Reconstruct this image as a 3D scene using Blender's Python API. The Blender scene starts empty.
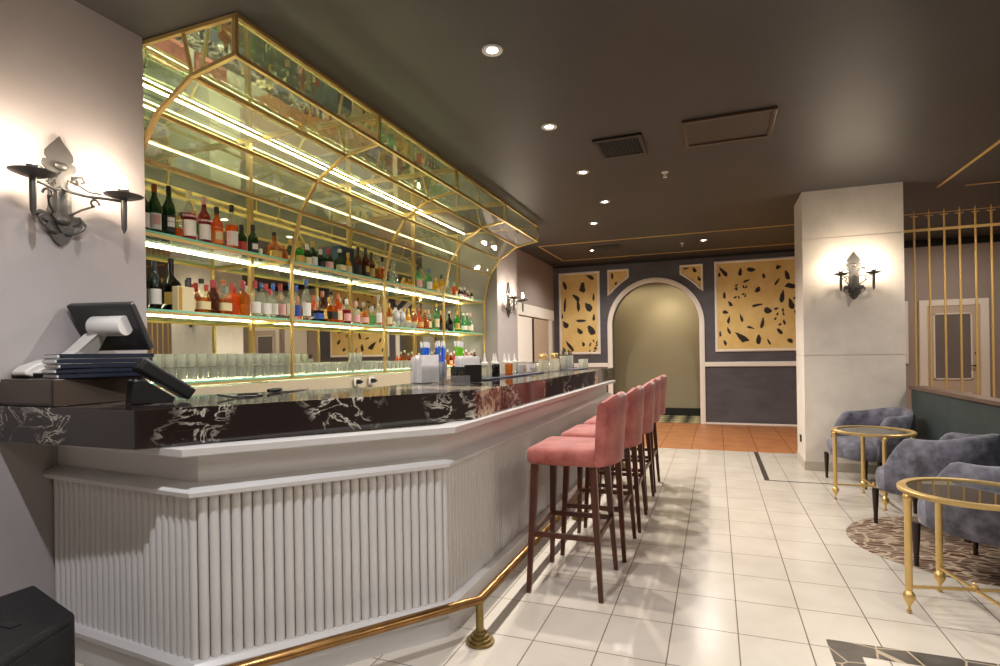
import bpy, math, random
from mathutils import Vector, Matrix
PI = math.pi
random.seed(7)
SC = bpy.context.scene
COL = SC.collection

def S(h, a=1.0):
    h = h.lstrip('#')
    v = [int(h[i:i+2], 16) / 255 for i in (0, 2, 4)]
    v = [c / 12.92 if c <= .04045 else ((c + .055) / 1.055) ** 2.4 for c in v]
    return (v[0], v[1], v[2], a)

# ------------------------------------------------------------ camera, world, exposure
CEIL = 3.11
cam_data = bpy.data.cameras.new('camera')
cam = bpy.data.objects.new('camera', cam_data)
COL.objects.link(cam)
cam_data.sensor_fit = 'HORIZONTAL'
cam_data.sensor_width = 36.0
cam_data.lens = 36.0 * 0.5623
cam_data.shift_y = 0.0211
cam_data.clip_start = 0.02
YAW, ROLL = 0.366, 0.0154
f_ = Vector((-math.sin(YAW), math.cos(YAW), 0))
r_ = Vector((math.cos(YAW), math.sin(YAW), 0))
d_ = f_.cross(r_)
right = math.cos(ROLL) * r_ + math.sin(ROLL) * d_
down = -math.sin(ROLL) * r_ + math.cos(ROLL) * d_
up = -down
m = Matrix((right, up, -f_)).transposed().to_4x4()
m.translation = Vector((0, 0, 1.35))
cam.matrix_world = m
SC.camera = cam

world = bpy.data.worlds.new('world')
SC.world = world
world.use_nodes = True
world.node_tree.nodes['Background'].inputs[0].default_value = (1.0, .93, .85, 1)
world.node_tree.nodes['Background'].inputs[1].default_value = 0.3

vs = SC.view_settings
SC.display_settings.display_device = 'sRGB'
vs.view_transform = 'Standard'
vs.look = 'None'
vs.exposure = 0.0
vs.gamma = 1.0
vs.use_curve_mapping = False
cy = SC.cycles
cy.use_denoising = True
cy.max_bounces = 9
cy.diffuse_bounces = 4
cy.glossy_bounces = 5
cy.transmission_bounces = 6
cy.transparent_max_bounces = 40
cy.caustics_reflective = False
cy.caustics_refractive = False
cy.sample_clamp_indirect = 6.0
cy.use_adaptive_sampling = True

WARM = (1.0, .87, .72)
def lamp(name, kind, loc, energy, color=WARM, rot=None, parent=None, **kw):
    l = bpy.data.lights.new(name, kind)
    l.energy = energy
    l.color = color
    for k, v in kw.items():
        setattr(l, k, v)
    o = bpy.data.objects.new(name, l)
    COL.objects.link(o)
    o.location = loc
    if rot: o.rotation_euler = rot
    if parent: o.parent = parent
    return o

# added fill lights without fixtures: behind the camera, over the lounge, behind the screen
lamp('rear_fill_light', 'AREA', (0.9, -0.6, CEIL - .04), 22, (1, .93, .86), shape='RECTANGLE', size=1.6, size_y=.6)
lamp('lounge_fill_light', 'AREA', (3.6, 2.8, CEIL - .04), 60, (1, .92, .84), shape='RECTANGLE', size=1.0, size_y=1.0)
lamp('hall_fill_light', 'AREA', (3.4, 9.5, CEIL - .04), 30, (1, .86, .72), shape='RECTANGLE', size=.8, size_y=.8)

# ------------------------------------------------------------ helpers
def tag(o, label=None, cat=None, group=None, kind=None):
    if label: o['label'] = label
    if cat: o['category'] = cat
    if group: o['group'] = group
    if kind: o['kind'] = kind
    return o

def thing(name, label, cat, loc=(0, 0, 0), rotz=0, group=None):
    o = bpy.data.objects.new(name, None)
    o.empty_display_size = .05
    COL.objects.link(o)
    o.location = loc
    o.rotation_euler = (0, 0, rotz)
    return tag(o, label, cat, group)

class MB:
    def __init__(s):
        s.v = []; s.f = []; s.m = []
    def quad(s, a, b, c, d, mi=0):
        n = len(s.v); s.v += [Vector(a), Vector(b), Vector(c), Vector(d)]
        s.f.append((n, n+1, n+2, n+3)); s.m.append(mi); return s
    def poly(s, pts, mi=0):
        n = len(s.v); s.v += [Vector(p) for p in pts]
        s.f.append(tuple(range(n, n+len(pts)))); s.m.append(mi); return s
    def box(s, c, d, mi=0, rz=0, M=None):
        c = Vector(c); h = Vector(d) / 2; n = len(s.v)
        R = M or Matrix.Rotation(rz, 3, 'Z')
        for x, y, z in ((-1,-1,-1),(1,-1,-1),(1,1,-1),(-1,1,-1),(-1,-1,1),(1,-1,1),(1,1,1),(-1,1,1)):
            s.v.append(c + R @ Vector((x*h.x, y*h.y, z*h.z)))
        for f in ((0,3,2,1),(4,5,6,7),(0,1,5,4),(1,2,6,5),(2,3,7,6),(3,0,4,7)):
            s.f.append(tuple(n+i for i in f)); s.m.append(mi)
        return s
    def b(s, x0, x1, y0, y1, z0, z1, mi=0):
        return s.box(((x0+x1)/2, (y0+y1)/2, (z0+z1)/2), (abs(x1-x0), abs(y1-y0), abs(z1-z0)), mi)
    def prism(s, pts, z0, z1, mi=0, mi_side=None, M=None):
        k = len(pts); n = len(s.v)
        area = sum(pts[i][0]*pts[(i+1) % k][1]-pts[(i+1) % k][0]*pts[i][1] for i in range(k))
        if area < 0: pts = pts[::-1]
        vs_ = [Vector((p[0], p[1], z0)) for p in pts] + [Vector((p[0], p[1], z1)) for p in pts]
        if M: vs_ = [M @ v for v in vs_]
        s.v += vs_
        s.f.append(tuple(n+i for i in range(k-1, -1, -1))); s.m.append(mi)
        s.f.append(tuple(n+k+i for i in range(k))); s.m.append(mi)
        for i in range(k):
            j = (i+1) % k
            s.f.append((n+i, n+j, n+k+j, n+k+i)); s.m.append(mi if mi_side is None else mi_side)
        return s
    def rings(s, rings, mi=0, closed=True, cap0=True, cap1=True, mis=None):
        n = len(s.v); k = len(rings[0])
        for r in rings: s.v += [Vector(p) for p in r]
        for a in range(len(rings)-1):
            for i in range(k if closed else k-1):
                j = (i+1) % k
                s.f.append((n+a*k+i, n+a*k+j, n+(a+1)*k+j, n+(a+1)*k+i))
                s.m.append(mis[a] if mis else mi)
        if cap0: s.f.append(tuple(n+i for i in range(k-1, -1, -1))); s.m.append(mis[0] if mis else mi)
        if cap1: s.f.append(tuple(n+(len(rings)-1)*k+i for i in range(k))); s.m.append(mis[-1] if mis else mi)
        return s
    def lathe(s, prof, c=(0, 0, 0), seg=16, mi=0, sq=0, M=None, mis=None, cap0=True, cap1=True):
        rs = []
        for p in prof:
            r, z = p[0], p[1]; q = p[2] if len(p) > 2 else sq
            ring = []
            for i in range(seg):
                a = 2*PI*(i+.5)/seg
                k = 1.0
                if q:
                    e = 2 + 8*q
                    k = (abs(math.cos(a))**e + abs(math.sin(a))**e) ** (-1/e)
                v = Vector((r*k*math.cos(a), r*k*math.sin(a), z))
                if M: v = M @ v
                ring.append(v + Vector(c))
            rs.append(ring)
        return s.rings(rs, mi, True, cap0, cap1, mis)
    def tube(s, path, r, seg=8, mi=0, cap=True, flat=1.0):
        path = [Vector(p) for p in path]; rs = []
        up0 = None
        for i, p in enumerate(path):
            a = path[max(i-1, 0)]; b = path[min(i+1, len(path)-1)]
            t = (b-a).normalized()
            if up0 is None:
                up0 = Vector((0, 0, 1)) if abs(t.z) < .9 else Vector((1, 0, 0))
            u = (up0 - t*up0.dot(t)).normalized(); up0 = u
            w = t.cross(u)
            # mitre
            if 0 < i < len(path)-1:
                t1 = (p-a).normalized(); ca = max(.35, t1.dot(t))
            else: ca = 1
            rr = r[i] if isinstance(r, (list, tuple)) else r
            bend = None
            if ca < .999:
                nb = ((b-p).normalized() - (p-a).normalized())
                if nb.length > 1e-6: bend = nb.normalized()
            ring = []
            for j in range(seg):
                an = 2*PI*(j+.5)/seg
                o = u*math.cos(an)*rr*flat + w*math.sin(an)*rr
                if bend is not None: o = o + bend*o.dot(bend)*(1/ca-1)
                ring.append(p+o)
            rs.append(ring)
        return s.rings(rs, mi, True, cap, cap)
    def bar(s, p, q, w, mi=0, w2=None, up=(0, 0, 1)):
        # square bar from p to q
        p = Vector(p); q = Vector(q); t = (q-p).normalized(); up = Vector(up)
        if abs(t.dot(up)) > .98: up = Vector((1, 0, 0))
        u = (up-t*up.dot(t)).normalized(); x = t.cross(u); h = w/2; g = (w2 or w)/2
        rs = []
        for c in (p, q):
            rs.append([c+x*a*h+u*b_*g for a, b_ in ((-1,-1),(1,-1),(1,1),(-1,1))])
        return s.rings(rs, mi)
    def sweep(s, path, prof, mi=0, closed_prof=True):
        """path: plan polyline (x,y); prof: (outward offset, z). outward = right of travel"""
        path = [Vector((p[0], p[1])) for p in path]; n = len(path)
        offs = []
        for i in range(n):
            def nrm(a, b):
                t = (b-a).normalized(); return Vector((t.y, -t.x))
            if i == 0: o = nrm(path[0], path[1])
            elif i == n-1: o = nrm(path[-2], path[-1])
            else:
                a = nrm(path[i-1], path[i]); b = nrm(path[i], path[i+1])
                o = (a+b).normalized(); o = o / max(.3, o.dot(a))
            offs.append(o)
        rs = [[(path[i].x+offs[i].x*d, path[i].y+offs[i].y*d, z) for d, z in prof] for i in range(n)]
        return s.rings(rs, mi, closed_prof, closed_prof, closed_prof)
    def ell(s, c, r, mi=0, seg=14, rg=8, M=None):
        rs = []
        for a in range(1, rg):
            t = PI*a/rg
            ring = []
            for i in range(seg):
                an = 2*PI*i/seg
                v = Vector((r[0]*math.sin(t)*math.cos(an), r[1]*math.sin(t)*math.sin(an), -r[2]*math.cos(t)))
                if M: v = M @ v
                ring.append(v+Vector(c))
            rs.append(ring)
        return s.rings(rs, mi)
    def build(s, name, mats, parent=None, w=False, smooth=None, bevel=0, sub=0, seg=2):
        me = bpy.data.meshes.new(name)
        off = Vector(parent.location) if (parent and w) else Vector((0, 0, 0))
        me.from_pydata([tuple(v-off) for v in s.v], [], s.f)
        if not isinstance(mats, (list, tuple)): mats = [mats]
        for m_ in mats: me.materials.append(m_)
        for p, mi in zip(me.polygons, s.m): p.material_index = mi
        me.validate(); me.update()
        if smooth is not None:
            for p in me.polygons: p.use_smooth = True
            try: me.set_sharp_from_angle(angle=math.radians(smooth))
            except Exception: pass
        o = bpy.data.objects.new(name, me)
        COL.objects.link(o)
        if parent: o.parent = parent
        if bevel:
            b = o.modifiers.new('bevel', 'BEVEL'); b.width = bevel; b.segments = seg; b.limit_method = 'ANGLE'
            b.angle_limit = math.radians(40)
        if sub:
            b = o.modifiers.new('sub', 'SUBSURF'); b.levels = sub; b.render_levels = sub
        return o

def copy_tree(o, parent=None):
    c = o.copy(); COL.objects.link(c); c.parent = parent
    for ch in list(o.children): copy_tree(ch, c)
    return c

def struct(name, mb, mats, label=None, parent=None, **kw):
    o = mb.build(name, mats, parent, **kw)
    if parent is None:
        tag(o, label or name, 'room', kind='structure')
    return o

# ------------------------------------------------------------ materials
def mat(name, base, rough=.5, metal=0, spec=.5, noise=0, nscale=5, rvar=0, bump=0, bscale=30, c2=None, coat=0, sheen=0, stretch=None):
    m_ = bpy.data.materials.new(name); m_.use_nodes = True
    nt = m_.node_tree; p = nt.nodes['Principled BSDF']
    if isinstance(base, str): base = S(base)
    p.inputs['Base Color'].default_value = base
    p.inputs['Roughness'].default_value = rough
    p.inputs['Metallic'].default_value = metal
    p.inputs['Specular IOR Level'].default_value = spec
    if coat: p.inputs['Coat Weight'].default_value = coat
    if sheen:
        p.inputs['Sheen Weight'].default_value = sheen
        p.inputs['Sheen Roughness'].default_value = .4
    tc = nt.nodes.new('ShaderNodeTexCoord')
    vec = tc.outputs['Object']
    if stretch:
        mp = nt.nodes.new('ShaderNodeMapping'); mp.inputs['Scale'].default_value = stretch
        nt.links.new(vec, mp.inputs[0]); vec = mp.outputs[0]
    if noise or c2:
        nz = nt.nodes.new('ShaderNodeTexNoise'); nz.inputs['Scale'].default_value = nscale
        nz.inputs['Detail'].default_value = 6; nz.inputs['Roughness'].default_value = .62
        nt.links.new(vec, nz.inputs['Vector'])
        rp = nt.nodes.new('ShaderNodeValToRGB')
        if c2:
            a, b = base, (S(c2) if isinstance(c2, str) else c2)
        else:
            a = tuple(min(1, x*(1-noise)) for x in base[:3])+(1,); b = tuple(min(1, x*(1+noise)) for x in base[:3])+(1,)
        rp.color_ramp.elements[0].position = .35; rp.color_ramp.elements[1].position = .65
        rp.color_ramp.elements[0].color = a; rp.color_ramp.elements[1].color = b
        nt.links.new(nz.outputs['Fac'], rp.inputs[0]); nt.links.new(rp.outputs[0], p.inputs['Base Color'])
        if rvar:
            mr = nt.nodes.new('ShaderNodeMapRange')
            mr.inputs['To Min'].default_value = max(0, rough-rvar); mr.inputs['To Max'].default_value = rough+rvar
            nt.links.new(nz.outputs['Fac'], mr.inputs[0]); nt.links.new(mr.outputs[0], p.inputs['Roughness'])
    if bump:
        n2 = nt.nodes.new('ShaderNodeTexNoise'); n2.inputs['Scale'].default_value = bscale; n2.inputs['Detail'].default_value = 5
        nt.links.new(vec, n2.inputs['Vector'])
        bp = nt.nodes.new('ShaderNodeBump'); bp.inputs['Strength'].default_value = bump; bp.inputs['Distance'].default_value = .01
        nt.links.new(n2.outputs['Fac'], bp.inputs['Height']); nt.links.new(bp.outputs[0], p.inputs['Normal'])
    return m_

def emis(name, col, st):
    m_ = bpy.data.materials.new(name); m_.use_nodes = True
    nt = m_.node_tree; nt.nodes.remove(nt.nodes['Principled BSDF'])
    e = nt.nodes.new('ShaderNodeEmission'); e.inputs[0].default_value = col if len(col) == 4 else (*col, 1); e.inputs[1].default_value = st
    nt.links.new(e.outputs[0], nt.nodes['Material Output'].inputs[0]); return m_

def thin(name, tint, refl=.08, rough=.02, body=0, bodycol=None, bump=0, bscale=4, pwr=4, rmax=.6):
    """sheet or container glass: tinted see-through, Fresnel reflection, optional cloudy body"""
    m_ = bpy.data.materials.new(name); m_.use_nodes = True
    nt = m_.node_tree; nt.nodes.remove(nt.nodes['Principled BSDF']); N = nt.nodes.new; L = nt.links.new
    tr = N('ShaderNodeBsdfTransparent'); tr.inputs[0].default_value = tint if len(tint) == 4 else (*tint, 1)
    gl = N('ShaderNodeBsdfGlossy'); gl.inputs['Roughness'].default_value = rough
    base = tr.outputs[0]
    if body:
        df = N('ShaderNodeBsdfDiffuse'); df.inputs[0].default_value = bodycol if len(bodycol) == 4 else (*bodycol, 1)
        tl = N('ShaderNodeBsdfTranslucent'); tl.inputs[0].default_value = bodycol if len(bodycol) == 4 else (*bodycol, 1)
        dm = N('ShaderNodeMixShader'); dm.inputs[0].default_value = .6; L(df.outputs[0], dm.inputs[1]); L(tl.outputs[0], dm.inputs[2])
        mx = N('ShaderNodeMixShader'); mx.inputs[0].default_value = body
        L(tr.outputs[0], mx.inputs[1]); L(dm.outputs[0], mx.inputs[2]); base = mx.outputs[0]
    fr = N('ShaderNodeLayerWeight'); fr.inputs[0].default_value = .5
    pw = N('ShaderNodeMath'); pw.operation = 'POWER'; L(fr.outputs['Facing'], pw.inputs[0]); pw.inputs[1].default_value = pwr
    mr = N('ShaderNodeMapRange'); mr.inputs['To Min'].default_value = refl; mr.inputs['To Max'].default_value = min(1, refl+rmax)
    L(pw.outputs[0], mr.inputs[0])
    mx2 = N('ShaderNodeMixShader'); L(mr.outputs[0], mx2.inputs[0]); L(base, mx2.inputs[1]); L(gl.outputs[0], mx2.inputs[2])
    if bump:
        tc = N('ShaderNodeTexCoord'); nz = N('ShaderNodeTexNoise'); nz.inputs['Scale'].default_value = bscale; nz.inputs['Detail'].default_value = 3
        L(tc.outputs['Object'], nz.inputs['Vector'])
        bp = N('ShaderNodeBump'); bp.inputs['Strength'].default_value = bump; bp.inputs['Distance'].default_value = .02
        L(nz.outputs['Fac'], bp.inputs['Height']); L(bp.outputs[0], gl.inputs['Normal'])
    L(mx2.outputs[0], nt.nodes['Material Output'].inputs[0])
    return m_

def mirror_mat(name, col, rough, bump=0, bscale=6):
    m_ = bpy.data.materials.new(name); m_.use_nodes = True
    nt = m_.node_tree; p = nt.nodes['Principled BSDF']
    p.inputs['Base Color'].default_value = (*col, 1); p.inputs['Metallic'].default_value = 1; p.inputs['Roughness'].default_value = rough
    if bump:
        tc = nt.nodes.new('ShaderNodeTexCoord'); nz = nt.nodes.new('ShaderNodeTexNoise'); nz.inputs['Scale'].default_value = bscale
        nt.links.new(tc.outputs['Object'], nz.inputs['Vector'])
        bp = nt.nodes.new('ShaderNodeBump'); bp.inputs['Strength'].default_value = bump; bp.inputs['Distance'].default_value = .01
        nt.links.new(nz.outputs['Fac'], bp.inputs['Height']); nt.links.new(bp.outputs[0], p.inputs['Normal'])
    return m_

def tile_mat(name, ca, cb, grout, w, h, x0, y0, mortar=.004, rough=.28, vein=None):
    m_ = bpy.data.materials.new(name); m_.use_nodes = True
    nt = m_.node_tree; p = nt.nodes['Principled BSDF']; N = nt.nodes.new; L = nt.links.new
    ge = N('ShaderNodeNewGeometry'); mp = N('ShaderNodeMapping'); mp.inputs['Location'].default_value = (-x0, -y0, 0)
    L(ge.outputs['Position'], mp.inputs[0])
    br = N('ShaderNodeTexBrick'); br.offset = 0; br.squash = 1
    br.inputs['Scale'].default_value = 1; br.inputs['Brick Width'].default_value = w; br.inputs['Row Height'].default_value = h
    br.inputs['Mortar Size'].default_value = mortar; br.inputs['Mortar Smooth'].default_value = .3; br.inputs['Bias'].default_value = 0
    L(mp.outputs[0], br.inputs['Vector'])
    nz = N('ShaderNodeTexNoise'); nz.inputs['Scale'].default_value = 3.5; nz.inputs['Detail'].default_value = 7; nz.inputs['Distortion'].default_value = .6
    L(mp.outputs[0], nz.inputs['Vector'])
    rp = N('ShaderNodeValToRGB'); rp.color_ramp.elements[0].color = S(ca); rp.color_ramp.elements[1].color = S(cb)
    rp.color_ramp.elements[0].position = .3; rp.color_ramp.elements[1].position = .7
    L(nz.outputs['Fac'], rp.inputs[0])
    sep = N('ShaderNodeMix'); sep.data_type = 'RGBA'
    L(br.outputs['Fac'], sep.inputs['Factor']); L(rp.outputs[0], sep.inputs['A']); sep.inputs['B'].default_value = S(grout)
    L(sep.outputs['Result'], p.inputs['Base Color'])
    p.inputs['Roughness'].default_value = rough
    mr = N('ShaderNodeMapRange'); mr.inputs['To Min'].default_value = rough; mr.inputs['To Max'].default_value = .8
    L(br.outputs['Fac'], mr.inputs[0]); L(mr.outputs[0], p.inputs['Roughness'])
    bp = N('ShaderNodeBump'); bp.invert = True; bp.inputs['Strength'].default_value = .5; bp.inputs['Distance'].default_value = .003
    L(br.outputs['Fac'], bp.inputs['Height']); L(bp.outputs[0], p.inputs['Normal'])
    return m_

def marble_mat():
    m_ = bpy.data.materials.new('black marble'); m_.use_nodes = True
    nt = m_.node_tree; p = nt.nodes['Principled BSDF']; N = nt.nodes.new; L = nt.links.new
    ge = N('ShaderNodeNewGeometry')
    mp = N('ShaderNodeMapping'); mp.inputs['Rotation'].default_value = (.5, .35, .3); mp.inputs['Scale'].default_value = (1.1, 1.1, 2.0)
    L(ge.outputs['Position'], mp.inputs[0])
    # broken white veins
    nz = N('ShaderNodeTexNoise'); nz.inputs['Scale'].default_value = 5.5; nz.inputs['Detail'].default_value = 9; nz.inputs['Roughness'].default_value = .62; nz.inputs['Distortion'].default_value = 1.1
    L(mp.outputs[0], nz.inputs['Vector'])
    rp = N('ShaderNodeValToRGB')
    e = rp.color_ramp.elements; e[0].position = .47; e[0].color = (0, 0, 0, 1); e[1].position = .5; e[1].color = (1, 1, 1, 1)
    e2 = rp.color_ramp.elements.new(.53); e2.color = (0, 0, 0, 1)
    L(nz.outputs['Fac'], rp.inputs[0])
    n2 = N('ShaderNodeTexNoise'); n2.inputs['Scale'].default_value = 2.6; n2.inputs['Detail'].default_value = 4
    L(ge.outputs['Position'], n2.inputs['Vector'])
    r2 = N('ShaderNodeValToRGB'); r2.color_ramp.elements[0].position = .46; r2.color_ramp.elements[1].position = .60
    L(n2.outputs['Fac'], r2.inputs[0])
    mul = N('ShaderNodeMath'); mul.operation = 'MULTIPLY'; L(rp.outputs[0], mul.inputs[0]); L(r2.outputs[0], mul.inputs[1])
    # cream seam across the slab just after the bend, and a thin one near the far end
    sx = N('ShaderNodeSeparateXYZ'); L(ge.outputs['Position'], sx.inputs[0])
    def band(c, hw, soft):
        a = N('ShaderNodeMath'); a.operation = 'SUBTRACT'; L(sx.outputs['Y'], a.inputs[0]); a.inputs[1].default_value = c
        n3 = N('ShaderNodeTexNoise'); n3.inputs['Scale'].default_value = 9; n3.inputs['Detail'].default_value = 6; L(ge.outputs['Position'], n3.inputs['Vector'])
        b = N('ShaderNodeMath'); b.operation = 'MULTIPLY_ADD'; L(n3.outputs['Fac'], b.inputs[0]); b.inputs[1].default_value = soft*2; b.inputs[2].default_value = -soft
        c_ = N('ShaderNodeMath'); c_.operation = 'ADD'; L(a.outputs[0], c_.inputs[0]); L(b.outputs[0], c_.inputs[1])
        d = N('ShaderNodeMath'); d.operation = 'ABSOLUTE'; L(c_.outputs[0], d.inputs[0])
        g = N('ShaderNodeMapRange'); g.inputs['From Min'].default_value = hw; g.inputs['From Max'].default_value = hw*.8
        L(d.outputs[0], g.inputs[0]); return g.outputs[0]
    bx = N('ShaderNodeMath'); bx.operation = 'MAXIMUM'; L(band(2.93, .17, .05), bx.inputs[0]); L(band(5.95, .09, .1), bx.inputs[1])
    gx = N('ShaderNodeMath'); gx.operation = 'GREATER_THAN'; L(sx.outputs['X'], gx.inputs[0]); gx.inputs[1].default_value = -1.75
    bm = N('ShaderNodeMath'); bm.operation = 'MULTIPLY'; L(bx.outputs[0], bm.inputs[0]); L(gx.outputs[0], bm.inputs[1])
    n4 = N('ShaderNodeTexNoise'); n4.inputs['Scale'].default_value = 14; n4.inputs['Detail'].default_value = 5; n4.inputs['Distortion'].default_value = 1.5; L(ge.outputs['Position'], n4.inputs['Vector'])
    r4 = N('ShaderNodeValToRGB'); r4.color_ramp.elements[0].position = .42; r4.color_ramp.elements[1].position = .56
    r4.color_ramp.elements[0].color = S('#5a4034'); r4.color_ramp.elements[1].color = S('#cdbba0'); L(n4.outputs['Fac'], r4.inputs[0])
    n5 = N('ShaderNodeTexNoise'); n5.inputs['Scale'].default_value = 3; L(ge.outputs['Position'], n5.inputs['Vector'])
    r5 = N('ShaderNodeValToRGB'); r5.color_ramp.elements[0].color = S('#0e0b0b'); r5.color_ramp.elements[1].color = S('#2a1d1b'); L(n5.outputs['Fac'], r5.inputs[0])
    m1 = N('ShaderNodeMix'); m1.data_type = 'RGBA'; L(mul.outputs[0], m1.inputs['Factor']); L(r5.outputs[0], m1.inputs['A']); m1.inputs['B'].default_value = S('#cfc6b6')
    m2 = N('ShaderNodeMix'); m2.data_type = 'RGBA'; L(bm.outputs[0], m2.inputs['Factor']); L(m1.outputs['Result'], m2.inputs['A']); L(r4.outputs[0], m2.inputs['B'])
    L(m2.outputs['Result'], p.inputs['Base Color']); p.inputs['Roughness'].default_value = .07
    p.inputs['Specular IOR Level'].default_value = .8
    return m_

def rug_mat():
    m_ = bpy.data.materials.new('brown mosaic'); m_.use_nodes = True
    nt = m_.node_tree; p = nt.nodes['Principled BSDF']; N = nt.nodes.new; L = nt.links.new
    tc = N('ShaderNodeTexCoord'); mp = N('ShaderNodeMapping'); mp.inputs['Scale'].default_value = (1, 2.4, 1); mp.inputs['Rotation'].default_value = (0, 0, .5)
    L(tc.outputs['Object'], mp.inputs[0])
    vo = N('ShaderNodeTexVoronoi'); vo.feature = 'DISTANCE_TO_EDGE'; vo.inputs['Scale'].default_value = 9; L(mp.outputs[0], vo.inputs['Vector'])
    v2 = N('ShaderNodeTexVoronoi'); v2.inputs['Scale'].default_value = 9; L(mp.outputs[0], v2.inputs['Vector'])
    rp = N('ShaderNodeValToRGB'); rp.color_ramp.elements[0].position = .0; rp.color_ramp.elements[0].color = S('#5a3222'); rp.color_ramp.elements[1].color = S('#7d6a5a'); rp.color_ramp.elements[1].position = .9
    sp = N('ShaderNodeSeparateColor'); L(v2.outputs['Color'], sp.inputs[0]); L(sp.outputs[0], rp.inputs[0])
    gt = N('ShaderNodeMath'); gt.operation = 'LESS_THAN'; gt.inputs[1].default_value = .075; L(vo.outputs['Distance'], gt.inputs[0])
    mx = N('ShaderNodeMix'); mx.data_type = 'RGBA'; L(gt.outputs[0], mx.inputs['Factor']); L(rp.outputs[0], mx.inputs['A']); mx.inputs['B'].default_value = S('#b7a48d')
    L(mx.outputs['Result'], p.inputs['Base Color']); p.inputs['Roughness'].default_value = .45
    return m_

def zig_mat():
    m_ = bpy.data.materials.new('border mosaic'); m_.use_nodes = True
    nt = m_.node_tree; p = nt.nodes['Principled BSDF']; N = nt.nodes.new; L = nt.links.new
    ge = N('ShaderNodeNewGeometry')
    vo = N('ShaderNodeTexVoronoi'); vo.feature = 'DISTANCE_TO_EDGE'; vo.inputs['Scale'].default_value = 6; vo.inputs['Randomness'].default_value = .6; L(ge.outputs['Position'], vo.inputs['Vector'])
    gt = N('ShaderNodeMath'); gt.operation = 'LESS_THAN'; gt.inputs[1].default_value = .022; L(vo.outputs['Distance'], gt.inputs[0])
    nz = N('ShaderNodeTexNoise'); nz.inputs['Scale'].default_value = 12; L(ge.outputs['Position'], nz.inputs['Vector'])
    rp = N('ShaderNodeValToRGB'); rp.color_ramp.elements[0].color = S('#2b2825'); rp.color_ramp.elements[1].color = S('#6b635b'); L(nz.outputs['Fac'], rp.inputs[0])
    mx = N('ShaderNodeMix'); mx.data_type = 'RGBA'; L(gt.outputs[0], mx.inputs['Factor']); L(rp.outputs[0], mx.inputs['A']); mx.inputs['B'].default_value = S('#b7a58a')
    L(mx.outputs['Result'], p.inputs['Base Color']); p.inputs['Roughness'].default_value = .35
    return m_

M = {}
M['floor'] = tile_mat('white floor tile', '#c8beb0', '#d3cabd', '#7a6a5a', .3008, .382, -.520, 2.902, .0035, .22)
M['terra'] = tile_mat('terracotta tile', '#a5683e', '#bb7d4c', '#7d4523', .42, .42, -.75, 8.16, .005, .4)
M['check'] = None
M['plaster'] = mat('lilac grey plaster', '#a29a98', .6, noise=.05, nscale=1.6, bump=.08, bscale=18)
M['plaster2'] = mat('warm plaster', '#a3968f', .6, noise=.05, nscale=1.6, bump=.06, bscale=18)
M['ceiling'] = mat('dark brown ceiling paint', '#3f3b38', .5, noise=.10, nscale=1.1, spec=.4, bump=.02, bscale=8)
M['farwall'] = mat('charcoal limewash', '#57545a', .55, noise=.16, nscale=2.2, bump=.1, bscale=20, stretch=(1, 1, 2.5))
M['olive'] = mat('olive beige plaster', '#a1967b', .6, noise=.03, nscale=2)
M['concrete'] = mat('pale stucco', '#d6cdc2', .55, noise=.09, nscale=2.4, bump=.12, bscale=10)
M['trimwhite'] = mat('cream painted moulding', '#f0eae0', .4)
M['barwhite'] = mat('white bar paint', '#cbc7c4', .32, spec=.5)
M['black'] = mat('black plastic', '#161616', .35)
M['blackmatte'] = mat('matt black', '#0f0f10', .6)
M['gold'] = mat('satin gold', '#d8b878', .36, metal=.75, noise=.06, nscale=8)
M['goldpaint'] = mat('gold painted steel', '#e0b96e', .4, metal=.35)
M['brass'] = mat('aged brass', '#936d42', .30, metal=.9, noise=.2, nscale=12)
M['brassdark'] = mat('dark brass', '#8d7a4d', .35, metal=.85, noise=.15, nscale=10)
M['iron'] = mat('wrought iron', '#5b5855', .42, metal=.6, bump=.2, bscale=40)
M['wood'] = mat('mahogany', '#4a2417', .32, noise=.3, nscale=4, stretch=(8, 8, 1))
M['woodcap'] = mat('walnut rail', '#5d4234', .35, noise=.25, nscale=5, stretch=(6, 1, 6))
M['darkleg'] = mat('dark wood leg', '#2a1a16', .4, noise=.2, nscale=10)
M['pink'] = mat('dusty pink velvet', '#833a32', .75, c2='#ab6056', nscale=7, bump=.2, bscale=60, sheen=.3)
M['blueve'] = mat('grey blue velvet', '#3d3c46', .75, c2='#777685', nscale=9, bump=.2, bscale=50, sheen=.3)
M['green'] = mat('dark green velvet', '#081a19', .6, c2='#102e2e', nscale=5, sheen=.3)
M['marble'] = marble_mat()
M['rug'] = rug_mat()
M['zig'] = zig_mat()
M['mirror'] = mirror_mat('tinted mirror', (.86, .88, .76), .015)
M['mirror2'] = mirror_mat('canopy mirror', (.86, .95, .76), .02, .02, 6)
_p = M['mirror2'].node_tree.nodes['Principled BSDF']; _p.inputs['Metallic'].default_value = .92
M['glasspane'] = thin('canopy glass', (.95, .98, .88), .15, .02, .13, (.95, .98, .66), bump=.03, bscale=5)
M['fascia'] = thin('fascia glass', (.94, .98, .9), .16, .02, .14, (.9, .97, .7), bump=.35, bscale=10)
M['shelf'] = thin('shelf glass', (.90, .97, .92), .10, .02, .05, (.6, .85, .7))
M['shelfedge'] = mat('green glass edge', '#7fc6a3', .15, spec=.8)
M['tabletop'] = thin('table glass', (.66, .72, .71), .30, .01)
M['tumbler'] = thin('tumbler glass', (.97, .98, .93), .14, .06, .34, (1, 1, .92), pwr=1.6, rmax=.8)
M['led'] = emis('led strip', (1.0, .92, .58), 34)
M['led2'] = emis('canopy led strip', (1.0, .93, .6), 60)
M['led3'] = emis('canopy dim led strip', (1.0, .93, .6), 5)
M['bulb'] = emis('candle bulb', (1.0, .84, .62), 120)
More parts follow.
